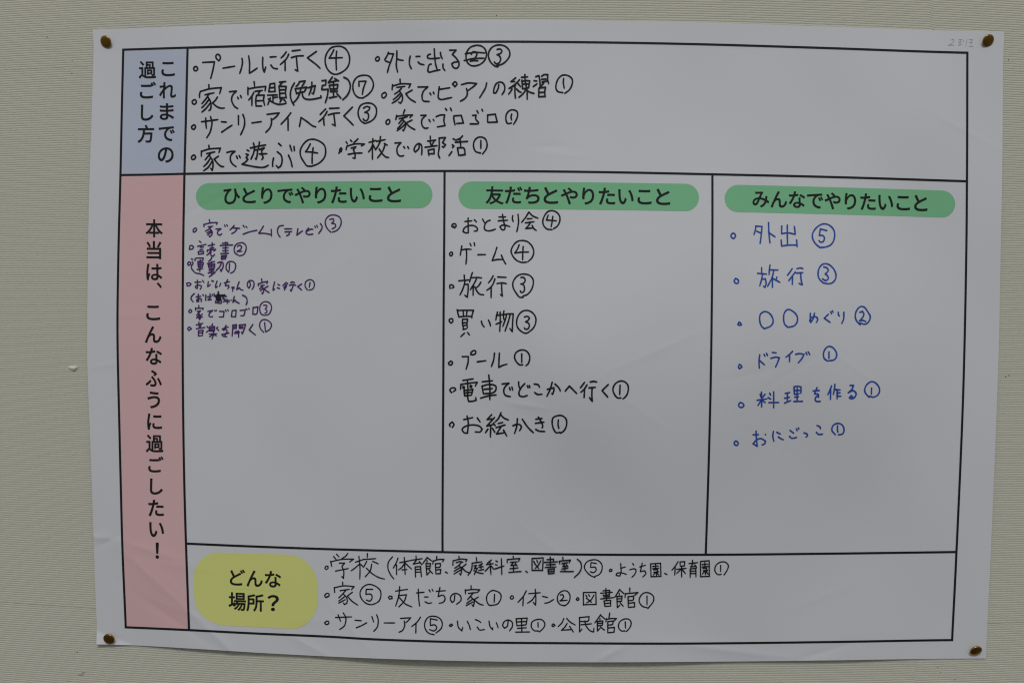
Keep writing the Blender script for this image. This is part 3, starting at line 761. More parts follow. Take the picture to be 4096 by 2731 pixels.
# ------------------------------------------------------------------ handwriting (strokes traced as the pens went)
REG = {'A': (740, 160, 3.36), 'B': (740, 410, 3.36), 'C': (1400, 160, 3.36), 'D': (1340, 410, 2.94), 'E': (1800, 260, 4.3556),
       'P': (730, 840, 3.5104), 'Q': (730, 1080, 4.1263), 'M': (1770, 820, 4.4377), 'N': (1770, 1080, 4.4377), 'O': (1770, 1360, 3.0545),
       'R': (2880, 860, 3.36), 'S': (2880, 1180, 3.36), 'T': (2880, 1490, 3.36), 'U': (1270, 2190, 2.7671), 'V': (2060, 2190, 2.6133),
       'Z': (3700, 80, 4.899)}
HAND = [
('black handwritten line about going to the pool', 'k', 6.3, '''A: 145,352 118,372 125,408 150,412 170,388 160,362 145,352; 238,300 395,292; 395,292 375,400 345,515; 450,278 462,270 475,240 465,205 440,190 417,205 418,240 440,265;
510,377 600,362 668,350; 765,245 772,290 760,370 735,447; 855,213 867,300 865,445; 865,445 900,425 970,375; 1045,232 1043,330 1052,400 1065,430 1085,360; 1145,228 1225,222; 1155,335 1180,370 1215,383 1243,385;
1360,157 1330,200 1290,240; 1392,190 1370,240 1330,285 1280,328; 1345,285 1345,410; 1440,145 1550,132; 1430,235 1500,215 1590,210; 1497,225 1505,330 1515,415 1480,398; 1765,152 1645,238 1700,280 1765,330 1815,378;
@2040,82 1970,100 1915,160 1885,240 1888,320 1915,390 1970,445 2030,460 2110,430 2180,370 2210,290 2205,200 2160,120 2100,86 2040,82; @2000,130 1975,180 1937,243 2030,238 2115,235; @2037,150 2030,260 2035,400'''),
('black handwritten line about going outside with a struck out number', 'k', 6.3, '''C: 370,222 342,250 350,275 378,278 395,250 385,227 365,222; 517,165 495,215 465,265; 517,182 585,185 555,270 525,350 502,435; 480,282 525,297; 630,145 628,250 622,340 640,430; 635,255 680,268 715,272;
810,215 800,260 800,330 825,385; 888,220 940,218; 915,295 945,320 995,330; 1132,118 1138,220 1150,320 1170,392; 1080,188 1050,200 1040,230 1058,245 1110,248 1205,240; 1215,165 1222,210 1240,250; 1090,322 1065,330 1048,420 1065,430 1130,415 1210,398; 1250,322 1250,370 1275,408;
1340,135 1425,135 1375,192 1430,245 1465,310 1455,360 1425,380 1385,360 1368,318 1400,297 1465,290; @1700,68 1620,95 1570,160 1560,240 1585,310 1640,345 1740,330 1810,270 1835,190 1810,115 1760,78 1695,68; @1630,190 1650,160 1690,158 1705,190 1680,240 1615,285; @1615,285 1670,275 1720,278; @1550,183 1680,165 1810,172; @1535,275 1650,250 1800,243;
@1990,358 1955,352 1890,295 1860,215 1875,140 1925,85 2000,65 2080,80 2140,140 2145,210 2100,280 2040,325 1970,343; @1978,125 2020,120 2042,145 2020,180 1975,195; @1975,195 2010,215 2025,255 2005,305 1965,318 1938,292'''),
('black handwritten line about homework and study at home', 'k', 6.2, '''A: 122,800 95,825 105,855 130,862 152,830 142,805 120,799; 320,598 322,655; 205,690 195,730 195,770; 205,690 330,655 488,638 465,720; 268,735 390,708; 325,718 280,790 225,855; 310,768 340,820 350,880 335,940 318,945; 320,800 270,865 225,908; 335,850 280,920 225,968; 435,765 410,805 370,845 430,895 490,915 530,912;
597,693 690,685 640,740 625,800 640,850 670,895 710,920; 708,768 716,790; 745,745 758,775; 928,558 935,620; 845,635 845,735; 850,655 960,635 1085,622 1075,680; 925,700 900,750 855,805; 900,745 898,880; 945,688 1040,675; 1010,682 975,740; 960,742 950,815 955,885 1030,885; 960,742 1065,738 1055,800 1070,875; 970,815 1045,812;
1143,590 1125,692 1215,690; 1143,588 1205,580 1210,690; 1140,640 1205,635; 1110,740 1240,735; 1180,740 1183,830; 1185,772 1245,765; 1145,778 1130,820 1112,865; 1120,790 1170,830 1250,862 1310,860 1358,848; 1270,565 1355,555; 1315,560 1270,610; 1262,620 1270,700 1275,790; 1262,620 1360,622 1350,690 1360,775; 1280,668 1345,665; 1275,715 1345,712; 1280,775 1350,770; 1305,785 1275,835; 1330,800 1355,828;
1470,575 1430,650 1415,730 1430,810 1465,875; 1540,560 1520,595 1490,625; 1535,558 1615,548 1595,585 1570,620; 1480,655 1500,720; 1480,655 1635,630 1605,690; 1495,715 1560,700 1610,690; 1558,640 1545,700; 1545,705 1510,780 1460,838; 1575,700 1585,760 1620,790 1700,795 1830,770 1825,745; 1655,640 1750,610 1735,680 1725,720 1705,712; 1705,565 1700,640 1665,735;
1840,545 1895,538 1890,600; 1845,610 1890,600; 1845,610 1838,665 1925,660 1910,760 1885,840; 1980,495 1955,530 1925,570 2040,545; 2010,515 2065,548; 1948,605 2055,595 2045,652 1960,655; 1938,610 1960,680; 1995,570 1995,760; 1940,775 2040,755; 2040,715 2095,780; 1955,690 2050,685; 2135,498 2190,530 2220,600 2210,680 2180,740 2120,800;
C: @180,778 110,770 60,720 38,640 50,560 100,495 180,472 255,485 300,540 315,600 295,670 240,735 180,772; @120,618 120,555; @120,555 215,552; @215,552 180,650 165,730'''),
('black handwritten line about piano practice at home', 'k', 6.2, '''C: 470,702 432,725 428,760 450,778 480,755 490,725 470,702; 672,525 675,585; 572,600 565,670; 580,615 680,588 815,590 790,640; 630,635 735,622; 690,650 650,690 600,725; 665,685 700,740 705,800 680,848 655,835; 670,720 620,770 580,800; 690,740 640,800 565,848; 835,672 750,720 800,785 880,835;
915,630 1045,628 985,690 968,760 985,815 1065,825; 1075,712 1088,735; 1120,700 1130,722; 1200,628 1190,700 1188,775 1220,797 1300,785 1368,770; 1210,660 1340,640; 1405,560 1378,590 1410,625 1438,590 1420,562 1402,560;
E: 200,340 320,310 465,320; 465,320 400,380 320,438; 287,408 302,470 290,540 240,595 180,627; 638,312 620,390 570,480 515,568; 850,340 840,400 790,488 760,480 765,420 800,330 860,295 920,310 955,380 945,450 905,515;
1145,220 1060,288 1130,285; 1210,255 1150,320 1030,405 1140,350; 1180,315 1230,375; 1135,350 1130,450 1140,575; 1080,415 1055,460 1022,505; 1160,415 1200,455 1240,475; 1245,212 1355,203; 1252,262 1265,410 1370,395; 1250,285 1320,268 1390,275 1370,395; 1280,330 1370,325; 1305,165 1310,280 1340,420 1345,595; 1325,420 1270,500 1200,560; 1310,415 1380,465 1465,493;
1495,200 1550,182 1565,270 1570,355; 1465,270 1515,275; 1450,372 1515,325; 1595,195 1640,165 1705,165 1700,250 1720,320; 1595,248 1670,240; 1605,295 1690,275; 1630,315 1545,405; 1550,405 1545,550 1640,545; 1560,395 1665,385 1650,470 1660,550; 1570,475 1645,470;
@1965,480 1880,460 1848,410 1850,330 1885,240 1950,180 2010,172 2080,195 2130,250 2125,340 2080,430 2000,492; @1980,235 1975,310 1990,400'''),
('black handwritten line about going to a public hall', 'k', 6.3, '''B: 118,298 88,325 95,350 120,360 142,325 132,303 115,298; 222,257 320,245 442,228; 278,208 280,280 287,345; 342,188 362,260 350,350 330,410 292,472; 490,257 555,262; 493,397 560,350 632,303; 718,175 718,298; 778,160 800,230 795,320 748,432; 900,273 1025,255; 1102,158 1265,138; 1265,138 1225,190 1170,232; 1158,213 1162,270 1140,340 1085,400; 1422,137 1370,205 1290,290; 1385,215 1385,375; 1538,320 1560,200 1640,255 1720,315 1757,325;
1890,85 1855,120 1815,162; 1910,118 1880,170 1845,215 1797,257; 1865,215 1865,260 1870,305; 1942,78 2070,72; 1925,165 2000,145 2078,138; 1998,145 2008,220 2018,310 1978,290; 2250,60 2135,178 2200,240 2262,303;
D: @350,245 305,215 275,150 275,90 305,30 370,5 440,15 482,60 487,125 465,180 420,220 355,245; @335,65 370,45 408,55 400,85 350,115; @350,115 385,125 395,160 380,205 350,212 330,190'''),
('black handwritten line about lazing around at home', 'k', 6.2, '''D: 625,198 600,220 605,250 625,255 645,225 638,202 622,198; 820,85 803,130; 725,150 715,200; 730,162 810,150 912,145 880,175; 755,190 850,165; 815,175 780,210 750,245; 790,200 825,230 830,270 805,330 795,325; 800,230 760,280 735,305; 825,250 780,295 730,330; 905,205 835,240 880,285 940,318;
1010,150 1070,148 1025,195 1018,240 1035,285 1060,302 1095,297; 1105,200 1120,225; 1155,198 1165,215; 1190,165 1240,145 1290,145 1280,210 1295,270; 1205,285 1295,270; 1300,70 1315,92; 1358,65 1370,95; 1395,165 1400,210 1412,262; 1400,155 1485,150 1510,240 1430,245; 1618,150 1658,147 1655,190 1690,235; 1590,250 1685,250; 1670,95 1685,125; 1727,78 1738,100; 1795,145 1795,230; 1795,145 1885,135 1908,228 1800,232;
@2075,240 2030,245 2010,200 2015,140 2050,95 2095,85 2140,105 2148,150 2130,205 2100,255; @2078,135 2070,170 2078,205'''),
('black handwritten line about playing at home', 'k', 6.3, '''B: 112,705 85,735 95,762 120,762 142,730 127,706 108,704; 320,575 323,610; 220,652 218,720; 222,655 320,625 475,612 455,672; 290,685 400,662; 340,685 310,720 270,770; 330,718 370,780 375,860 365,910 345,882; 335,755 295,815 250,860; 360,795 310,870 250,915; 448,720 392,760 440,820 490,858 520,860; 563,670 620,655 672,655 620,700 608,760 630,815 685,860; 692,720 705,752; 728,712 743,742;
835,638 860,650; 820,690 850,700 820,740 845,760 810,800 765,825; 765,828 850,845 960,865 1050,870 1095,855 1120,840; 920,545 935,600; 878,610 965,590 1085,568; 1000,530 985,620; 935,605 920,680 885,760; 930,640 975,630 970,700 955,760 945,750; 1000,630 1065,605 1030,645; 1030,645 1035,700 1050,740 1030,765; 1000,690 1100,685;
1258,548 1293,580; 1240,660 1290,705 1305,780 1285,850 1255,875 1225,845; 1190,745 1178,800 1178,855; 1390,705 1420,775 1440,860; 1410,575 1435,650; 1465,590 1470,645;
@1700,855 1640,850 1600,800 1555,720 1550,640 1590,560 1650,505 1720,492 1800,515 1870,570 1890,640 1880,720 1840,780 1780,825 1700,855; @1683,555 1655,610 1620,660 1700,665 1783,678; @1722,605 1710,700 1708,820'''),
('black handwritten line about school club activities', 'k', 6.2, '''D: 45,595 60,575 82,550 72,532 55,550 55,580 75,575; 130,460 145,485; 182,440 198,458; 270,425 245,450 220,470; 138,520 130,555; 140,512 240,485 345,487 310,510; 190,535 245,520 215,555; 215,555 235,600 235,655 210,650; 155,608 235,595 318,592; 400,468 480,445; 445,425 440,530 440,665; 440,500 420,545 395,580; 450,500 475,550; 535,400 530,430; 490,455 590,435; 530,460 500,520 475,555; 580,480 615,500; 590,490 560,570 500,650; 520,545 560,605 600,640 632,645;
705,475 775,470 735,520 728,570 745,615 775,630 808,622; 808,518 820,535; 855,518 868,540; 990,485 985,540 945,580 930,560 945,510 985,480 1015,500 1022,560 1018,612; 1120,395 1122,430; 1090,452 1185,440; 1115,450 1130,500; 1165,450 1140,500; 1060,525 1200,505; 1095,560 1105,620; 1095,558 1165,545 1165,600 1110,600; 1225,415 1225,530 1215,610 1232,652; 1225,415 1298,410 1265,470 1300,495 1275,525 1260,515;
1390,425 1410,435; 1380,495 1398,510 1380,530; 1375,575 1340,622; 1500,390 1470,420 1420,440; 1415,465 1560,455; 1470,420 1478,510; 1440,530 1455,620; 1440,530 1515,535 1530,610 1460,620; @1710,593 1655,575 1630,520 1635,460 1670,415 1720,405 1765,425 1788,480 1780,540 1735,605; @1715,445 1715,540'''),
('purple handwritten line about games at home on television', 'p', 5.1, '''P: 178,250 150,275 152,308 175,305 198,270 188,252 175,250; 375,135 385,170; 300,200 302,235; 302,200 400,178 488,175 478,200; 360,235 425,225; 400,235 365,270 320,295; 380,260 415,300 410,345 380,375 370,355; 395,290 340,320; 405,310 350,345; 470,265 540,260 495,295; 495,295 490,325 520,352 552,330; 590,210 600,230; 620,205 632,225; 725,215 700,245 665,278; 700,248 805,255; 765,262 740,300 690,330; 850,215 868,238; 890,228 905,245; 850,338 940,305 1045,282;
1135,225 1105,275 1070,325; 1070,325 1150,325 1250,345; 1245,270 1250,365; 1415,215 1360,225 1335,270 1340,330 1370,378; 1435,262 1535,262; 1440,305 1535,300; 1495,305 1500,335 1460,360; 1620,260 1605,350 1650,315 1685,290; 1770,250 1740,290 1735,320 1765,342 1830,335; 1745,295 1805,265 1830,270; 1858,225 1865,245; 1885,215 1895,238; 1935,188 1960,225 1950,270 1910,328;
@2080,308 2030,255 2005,190 2015,125 2060,80 2130,68 2200,95 2228,150 2215,225 2165,285 2100,310; @2068,130 2115,120 2125,145 2095,185; @2095,185 2140,195 2150,230 2100,265'''),
('purple handwritten line about reading', 'p', 5.1, '''P: 105,500 95,550 140,545 155,515 130,495 105,500; 235,435 262,455; 212,508 330,480; 250,520 295,518; 245,555 285,550; 220,580 225,620 295,610; 222,582 295,580 290,612; 360,500 450,480; 415,455 415,525; 385,535 440,525; 350,560 345,585; 355,560 465,550 440,575; 390,580 370,610 340,632; 400,575 400,635 430,645 450,620;
560,466 635,458 630,492; 605,450 602,600; 530,496 705,488; 568,532 640,526; 565,570 640,566; 535,610 645,604; 548,640 545,688 602,684; 550,640 618,634 602,684; 556,662 602,658; @780,630 735,600 725,550 745,490 800,460 850,460 890,500 890,560 855,625 795,642; @770,510 800,492 830,515 815,550 765,580; @765,580 835,578'''),
('purple handwritten line about exercise', 'p', 5.1, '''P: 90,725 70,755 85,775 110,760 115,735 92,725; 125,685 148,692; 135,720 148,745 125,785 125,825; 130,825 180,880 250,895 300,918; 175,710 180,680 290,672 285,700; 215,720 285,712; 215,742 222,800 278,794; 218,744 292,738 280,794; 222,770 282,766; 206,834 285,818; 250,700 242,860; 410,665 395,695 365,718; 350,750 450,720; 362,765 372,818; 368,767 452,755 442,812 374,820; 374,792 442,784; 372,846 442,836; 362,882 442,862; 406,725 404,890; 375,935 460,870; 495,740 530,728 565,735 570,790 540,860 530,830; 545,725 530,780 470,850;
@650,872 615,830 615,775 640,730 700,722 740,750 745,800 720,860 675,885; @660,750 655,850'''),
('purple handwritten line about visiting the grandparents, its bracketed note partly scribbled out', 'p', 4.9, '''Q: 70,215 75,262; 70,215 120,210 138,225 125,250 80,262; 205,200 305,195; 245,165 245,300 215,290 215,265 260,245 310,260 305,295 290,315; 330,170 352,200; 425,190 415,270 440,255 460,235; 482,172 488,188; 500,175 515,185; 570,180 545,260 548,290 575,265; 630,215 612,265; 690,210 775,190; 745,155 715,215 705,255 760,250 765,275 745,305; 812,285 850,280 848,300 818,295; 825,285 828,350; 935,190 910,260 895,320 940,290 955,315 1000,332; 1110,195 1120,250 1095,295 1070,260 1075,205 1115,170 1170,185 1180,240 1165,290 1145,318;
1305,145 1310,190; 1250,225 1252,260; 1255,225 1330,200 1405,185 1390,220; 1290,255 1350,245; 1330,250 1270,310; 1300,265 1340,310 1335,360 1315,390 1310,375; 1330,300 1285,340; 1410,262 1345,305; 1345,305 1390,345 1430,370; 1520,195 1495,300 1495,330 1520,310; 1575,235 1605,248; 1565,290 1602,302; 1710,200 1655,255; 1735,215 1670,290; 1715,260 1680,325; 1785,205 1815,193 1850,205; 1765,250 1820,235 1870,250; 1825,250 1810,300 1790,345 1778,320; 1965,228 1900,270 1965,325;
@2060,325 2025,270 2030,200 2070,165 2120,158 2165,190 2175,250 2150,310 2085,330; @2105,205 2090,285;
195,385 150,430 140,475 175,522; 225,440 300,428; 260,395 265,515 235,515 235,490 270,465 310,480 305,518; 335,405 348,418; 385,405 380,498; 415,440 475,430; 455,390 450,485 420,490 430,475 475,485; 490,400 498,415; 520,388 528,400;
520,420 620,425 700,405; 590,352 592,450 590,545; 550,425 570,480; 572,400 578,500; 600,400 605,510; 617,420 600,500; 560,440 625,450; 560,465 615,480; 562,455 620,462; 575,490 610,495; 550,500 545,535 580,530 610,490; 600,480 640,500 635,540 610,545; 650,430 725,430; 690,405 665,470 705,480 700,500 675,520; 715,510 770,500 765,520; 735,480 738,545; 800,490 805,495; 855,435 830,525 870,495 890,520 935,545; 990,412 1045,440 1065,490 1062,540 1045,568'''),
('purple handwritten line about lazing around at home', 'p', 4.9, '''Q: 125,648 103,680 115,700 140,695 152,665 130,648; 268,582 270,630; 215,620 215,665; 217,632 340,628 335,650; 245,680 300,670; 285,685 230,745; 260,700 285,740 300,780 278,820; 280,730 230,790; 260,750 330,775; 325,725 280,770; 290,770 260,790 280,800; 418,680 495,665 445,710; 445,710 435,750 455,770 500,765; 525,665 540,675; 555,660 562,668; 612,680 685,680 675,770 605,772; 710,658 720,682; 745,652 757,672; 820,665 805,765 875,770 885,660 820,668; 950,665 1035,655 1010,745 960,752; 1050,635 1068,655; 1090,630 1105,645; 1165,610 1160,725 1220,722 1245,605 1165,620;
@1350,745 1300,725 1275,660 1285,580 1330,530 1385,520 1440,545 1470,610 1450,690 1420,730 1360,745; @1340,580 1385,580 1395,600 1365,640; @1365,640 1395,670 1385,700 1360,710'''),
('purple handwritten line about listening to music', 'p', 4.9, '''Q: 108,938 85,965 105,995 145,968 127,945 108,938; 270,855 275,950; 225,905 335,875; 305,895 295,935; 228,968 370,945; 262,1000 262,1085 325,1080; 262,1000 340,992 325,1080; 270,1035 330,1030; 405,930 430,955; 430,995 395,1025; 495,885 480,930; 450,930 445,990 530,985; 450,930 530,930 525,1005; 460,960 525,955; 450,1005 525,1000; 440,1055 565,1050; 510,1010 505,1080 485,1135; 500,1060 445,1100; 510,1060 560,1085; 580,940 560,960 600,998;
655,972 755,935; 720,910 675,990 715,975 735,1000 700,1075; 765,1035 700,1050 650,1060 665,1085 730,1098; 830,905 825,1000 818,1090; 830,905 890,898 885,960 835,965; 840,935 885,930; 935,905 940,960 1000,955; 935,905 1040,895 1015,980 985,1050 975,1020; 945,935 1000,930; 870,1015 930,1005; 860,1040 940,1025; 925,1000 925,1105; 885,1010 880,1045; 900,1010 905,1040; 1160,895 1100,985 1205,1070;
@1340,1025 1290,970 1272,900 1300,835 1355,815 1430,845 1468,900 1445,970 1375,1020; @1355,865 1368,1010'''),
('black handwritten line about a sleepover', 'k', 5.9, '''M: 210,405 240,375 235,340 200,330 170,350 168,380 188,390 200,372; 400,290 520,278; 455,230 455,380 458,490 410,492 365,470 385,410 450,370 530,360 590,380 620,420 610,455 560,460; 565,260 605,298; 712,250 752,320; 845,268 790,290 745,370 750,430 800,455 870,450 940,425; 1003,210 1120,208; 990,278 1155,268; 1065,165 1085,290 1110,380 1095,435 1055,435 1020,380 1060,355 1130,360 1195,382; 1248,185 1240,240 1255,290; 1340,165 1350,290 1335,400 1318,470; 1530,125 1480,210 1405,305; 1535,125 1600,190 1695,232; 1505,243 1590,238; 1470,315 1625,293; 1560,310 1520,370 1475,415; 1475,415 1600,405; 1590,360 1625,420 1665,448;
@1945,435 1860,425 1800,370 1780,290 1810,190 1870,115 1950,98 2030,130 2080,200 2080,290 2040,370 1970,420; @1875,180 1845,265; @1845,265 2020,278; @1958,200 1945,300 1928,385'''),
('black handwritten line about games with friends', 'k', 5.9, '''M: 150,835 125,860 135,895 155,900 180,860 167,835 148,833; 343,725 330,800 315,888; 345,795 430,780 510,785; 425,800 428,920 415,1048; 488,680 508,725; 562,668 572,720; 628,880 765,878; 965,750 930,860 880,985; 880,985 970,965 1060,965; 1045,888 1085,980 1122,1045;
@1490,1012 1400,1015 1310,975 1240,890 1218,810 1260,710 1330,645 1420,628 1510,650 1590,730 1620,830 1590,930 1515,1005; @1360,705 1330,780 1282,852; @1282,852 1400,835 1525,832; @1432,735 1425,850 1422,970'''),
('black handwritten line about travel with friends', 'k', 5.9, '''N: 135,325 130,270 155,258 195,280 200,305 165,320; 385,85 390,180; 290,190 480,172; 530,45 505,120 480,210; 510,135 610,130 695,138; 400,190 380,280 345,370 310,440; 385,255 455,250 455,350 440,480 395,445; 600,160 560,240 495,345; 680,215 650,265 605,310; 550,260 545,350 542,445; 575,295 610,370 660,425 730,437; 900,100 860,170 815,225; 930,155 900,240 850,310 785,358; 865,300 862,490; 980,120 1130,128; 968,238 1060,225 1135,240; 1050,250 1052,350 1062,460 1028,430;
@1430,482 1370,480 1310,410 1255,310 1250,220 1300,130 1370,80 1460,70 1550,95 1605,160 1610,250 1570,360 1500,435 1425,460; @1390,130 1440,130 1468,180 1440,230 1390,245; @1390,245 1440,265 1455,330 1440,385 1395,395 1380,365'''),
('black handwritten line about shopping', 'k', 5.9, '''N: 150,860 118,880 125,915 155,940 185,905 175,865 148,858; 260,700 275,770 290,835; 265,715 400,712 550,712 525,800 520,850; 290,830 400,820 520,820; 365,715 375,820; 435,715 425,815; 355,870 355,950 375,1045; 360,870 445,870 435,950 440,1020; 375,935 415,932; 375,985 420,975; 365,1052 425,1038; 390,1118 325,1178; 445,1108 480,1150; 690,905 705,960 740,1010; 815,885 840,940 852,990; 975,745 960,810 945,885; 955,805 1060,790; 1022,745 1025,900 1015,1085; 950,958 1050,915; 1090,725 1080,800 1090,875; 1085,790 1170,775 1255,775 1245,930 1238,1090 1195,1035; 1135,805 1110,890 1070,998; 1200,790 1175,890 1110,1080;
@1525,1105 1470,1120 1390,1080 1330,1010 1315,910 1350,800 1420,730 1510,715 1590,750 1650,830 1655,930 1610,1030 1530,1100; @1455,830 1510,820 1545,850 1520,890 1475,915; @1475,915 1530,945 1540,1000 1510,1045 1465,1045 1450,1020'''),
('black handwritten line about the pool with friends', 'k', 6.2, '''O: 100,255 72,280 85,302 110,300 122,270 100,253; 242,202 315,200; 315,200 312,270 288,355; 370,180 345,175 350,150 390,125 408,140 395,170 365,178; 425,265 530,250; 635,160 625,240 597,322; 695,158 690,250 688,332; 688,332 730,310 788,293; @980,300 945,302 900,260 880,205 900,150 960,120 1020,130 1060,180 1065,230 1045,290 1018,312; @968,168 968,272'''),
('black handwritten line about going somewhere by train', 'k', 6.2, '''O: 110,640 90,610 110,585 150,585 160,605 130,630; 250,492 375,472; 225,540 220,600; 228,540 320,525 425,515 400,560; 305,495 310,590; 250,565 270,572; 248,585 270,592; 340,550 360,562; 335,570 355,578; 262,610 270,680; 265,615 370,600 355,670; 275,645 355,635; 272,680 350,672; 310,600 308,700 320,748 370,745 412,732 405,700; 485,508 612,495; 565,425 578,560 578,725; 482,560 500,655; 485,560 570,540 650,560 650,610 620,640 505,655; 510,600 610,590; 465,708 560,680 655,668;
728,535 812,525 760,575 748,620 765,670 830,690; 818,580 828,610; 848,572 858,610; 930,510 935,565 955,600; 1005,530 960,580 935,635 940,675 985,690 1035,675; 1035,555 1045,580; 1060,555 1068,580; 1120,535 1170,545 1185,575; 1128,640 1160,662 1215,660; 1280,600 1360,580 1362,610 1345,660 1335,650; 1340,515 1315,600 1275,685; 1375,535 1420,580 1440,618; 1500,620 1550,560 1600,610 1640,650; 1735,515 1685,582; 1765,545 1730,600 1690,635; 1735,600 1730,700; 1805,510 1850,503 1885,510; 1790,582 1868,575; 1828,580 1825,680 1830,745 1795,700; 2025,542 1950,615 2020,695;
@2180,705 2140,705 2100,660 2082,600 2105,540 2160,502 2220,505 2265,550 2268,620 2245,680 2205,718; @2170,550 2165,665'''),
('black handwritten line about drawing pictures', 'k', 6.2, '''O: 120,1065 140,1030 118,998 85,1030 95,1055; 260,970 370,945; 300,925 315,1010 305,1135 265,1130 240,1090 275,1055 360,1035 450,1050 485,1085 460,1120 400,1120; 425,950 460,1000; 600,910 545,970 610,960; 635,945 540,1050 620,1030; 620,1010 645,1045; 590,1040 585,1185; 555,1085 525,1130; 610,1075 640,1125; 715,885 680,960 640,1000; 710,910 750,950 805,975; 680,1018 735,1005; 655,1068 765,1035; 710,1065 660,1145; 660,1145 760,1130; 745,1098 785,1170; 860,1045 920,1025 960,1045 955,1085 940,1105; 915,960 905,1060 880,1140; 975,965 1040,1060 1110,1130; 1140,965 1215,955; 1135,1015 1240,1000; 1170,938 1215,1015 1225,1060 1215,1070; 1140,1090 1180,1110 1248,1115;
@1435,1125 1390,1130 1355,1080 1340,1010 1350,950 1395,925 1460,922 1510,965 1515,1040 1485,1105 1440,1138; @1415,975 1412,1035 1422,1078'''),
('blue handwritten line about going out', 'b', 5.8, '''R: 175,240 150,265 155,300 185,315 208,285 198,252 172,240; 485,150 475,200 458,260; 480,148 565,152; 565,152 555,260 540,380; 495,215 545,240; 653,100 658,240 672,372; 665,240 740,292; 905,135 905,250 908,400; 830,148 828,248; 830,248 920,238 1010,258; 1000,152 1012,255; 822,335 830,415; 830,415 920,402 1035,402; 1030,335 1038,425;
@1350,438 1290,390 1248,320 1245,250 1300,165 1385,118 1460,130 1525,190 1542,270 1520,360 1480,405 1410,430 1340,435; @1435,208 1350,185 1335,272; @1335,272 1385,275 1405,310 1385,355 1350,362 1330,340'''),
('blue handwritten line about travel', 'b', 5.8, '''R: 210,850 192,880 205,912 240,915 250,885 228,857 208,850; 560,705 560,785; 505,782 625,792; 672,670 665,730 660,800; 670,735 780,738; 572,790 560,860 535,950; 565,860 610,855 620,920 605,970 585,955; 720,755 700,840 640,955; 765,832 750,875; 705,845 705,970; 710,850 805,902; 970,720 940,765 907,808; 1012,765 970,820 925,880; 975,830 972,932; 1035,720 1080,708 1115,718; 1030,778 1115,772; 1085,780 1090,860 1105,935 1065,918;
@1390,912 1335,855 1318,790 1335,710 1380,660 1440,655 1510,700 1555,780 1555,850 1515,905 1460,922 1385,908; @1395,695 1440,710 1455,745 1415,790; @1415,790 1450,820 1455,855 1420,878 1378,855'''),
('blue handwritten line about touring around', 'b', 5.8, '''S: 255,362 240,395 265,405 288,398 272,370 255,362; 595,450 555,410 533,330 545,255 600,220 660,240 705,300 712,370 680,415 600,450; 912,430 870,390 855,310 870,230 915,192 985,220 1035,280 1040,350 1000,410 930,430; 1215,245 1215,310 1222,365; 1270,245 1250,320 1220,365 1207,340 1240,295 1290,292 1315,325 1295,365; 1455,258 1402,310 1480,365; 1488,222 1500,250; 1510,210 1522,230; 1590,230 1592,260 1605,280; 1665,230 1662,320 1638,378;
@1885,398 1840,350 1818,290 1835,210 1885,155 1935,160 1985,220 2020,290 2000,355 1950,390 1880,372; @1880,230 1915,218 1935,255 1910,310 1875,345; @1875,345 1925,340 1960,355'''),
('blue handwritten line about a drive', 'b', 5.8, '''S: 262,930 248,965 262,988 295,965 282,942 260,930; 535,800 525,890 530,980; 535,880 598,935; 592,795 605,820; 625,782 640,812; 705,770 755,775; 685,848 750,832 798,840 780,890 748,965; 975,755 930,800 887,832; 935,805 935,895; 1018,795 1070,785 1130,795; 1130,795 1095,860 1052,908; 1155,770 1170,800; 1185,760 1208,798; @1450,885 1405,855 1390,800 1410,730 1455,690 1510,700 1560,760 1568,815 1540,865 1465,882; @1465,762 1465,850'''),
('blue handwritten line about cooking', 'b', 5.8, '''T: 275,400 250,430 265,462 300,465 322,440 302,410 272,400; 558,262 560,360 560,462; 500,370 630,352; 540,290 550,325; 605,290 570,335; 555,370 510,440; 570,375 610,402; 668,275 682,302; 648,335 682,355; 660,402 790,400; 722,255 722,470; 878,278 940,265; 870,342 935,330; 908,275 905,385; 868,408 950,375; 995,190 1000,290; 995,190 1040,182 1090,192 1088,275; 1005,240 1075,237; 1005,290 1065,280; 1038,210 1038,380; 1005,328 1055,322; 995,385 1110,385; 1252,245 1335,238; 1305,200 1280,260 1275,285 1320,290 1325,330; 1345,385 1290,382 1280,345 1325,300;
1500,178 1480,230 1450,295; 1488,230 1485,358; 1545,155 1540,210 1525,290; 1550,225 1615,232; 1575,230 1575,350; 1580,272 1615,270; 1580,315 1625,315; 1750,170 1795,170 1775,220 1725,268; 1725,268 1790,240 1830,275 1815,325 1770,350 1740,335 1765,308 1785,330; @2005,330 1960,280 1945,235 1970,165 2030,122 2080,130 2135,190 2145,250 2115,305 2060,328 2010,315; @2038,208 2035,290'''),
('blue handwritten line about playing tag', 'b', 5.8, '''T: 210,918 190,940 205,972 235,975 245,950 227,922 208,917; 447,835 518,832; 485,785 490,880 500,988; 500,988 445,955; 445,955 490,905 550,885 612,920 600,955 565,970; 612,830 614,833; 718,788 710,850 725,920; 765,800 812,825; 785,862 815,885 852,900; 942,775 990,812; 935,855 965,880 1030,870; 1028,755 1038,778; 1055,742 1062,758; 1130,808 1172,825 1175,850 1155,865; 1305,710 1340,725 1352,752; 1295,800 1325,828 1380,825; @1550,832 1505,775 1520,710 1585,680 1640,700 1668,760 1650,820 1590,835; @1582,712 1578,755 1585,800'''),
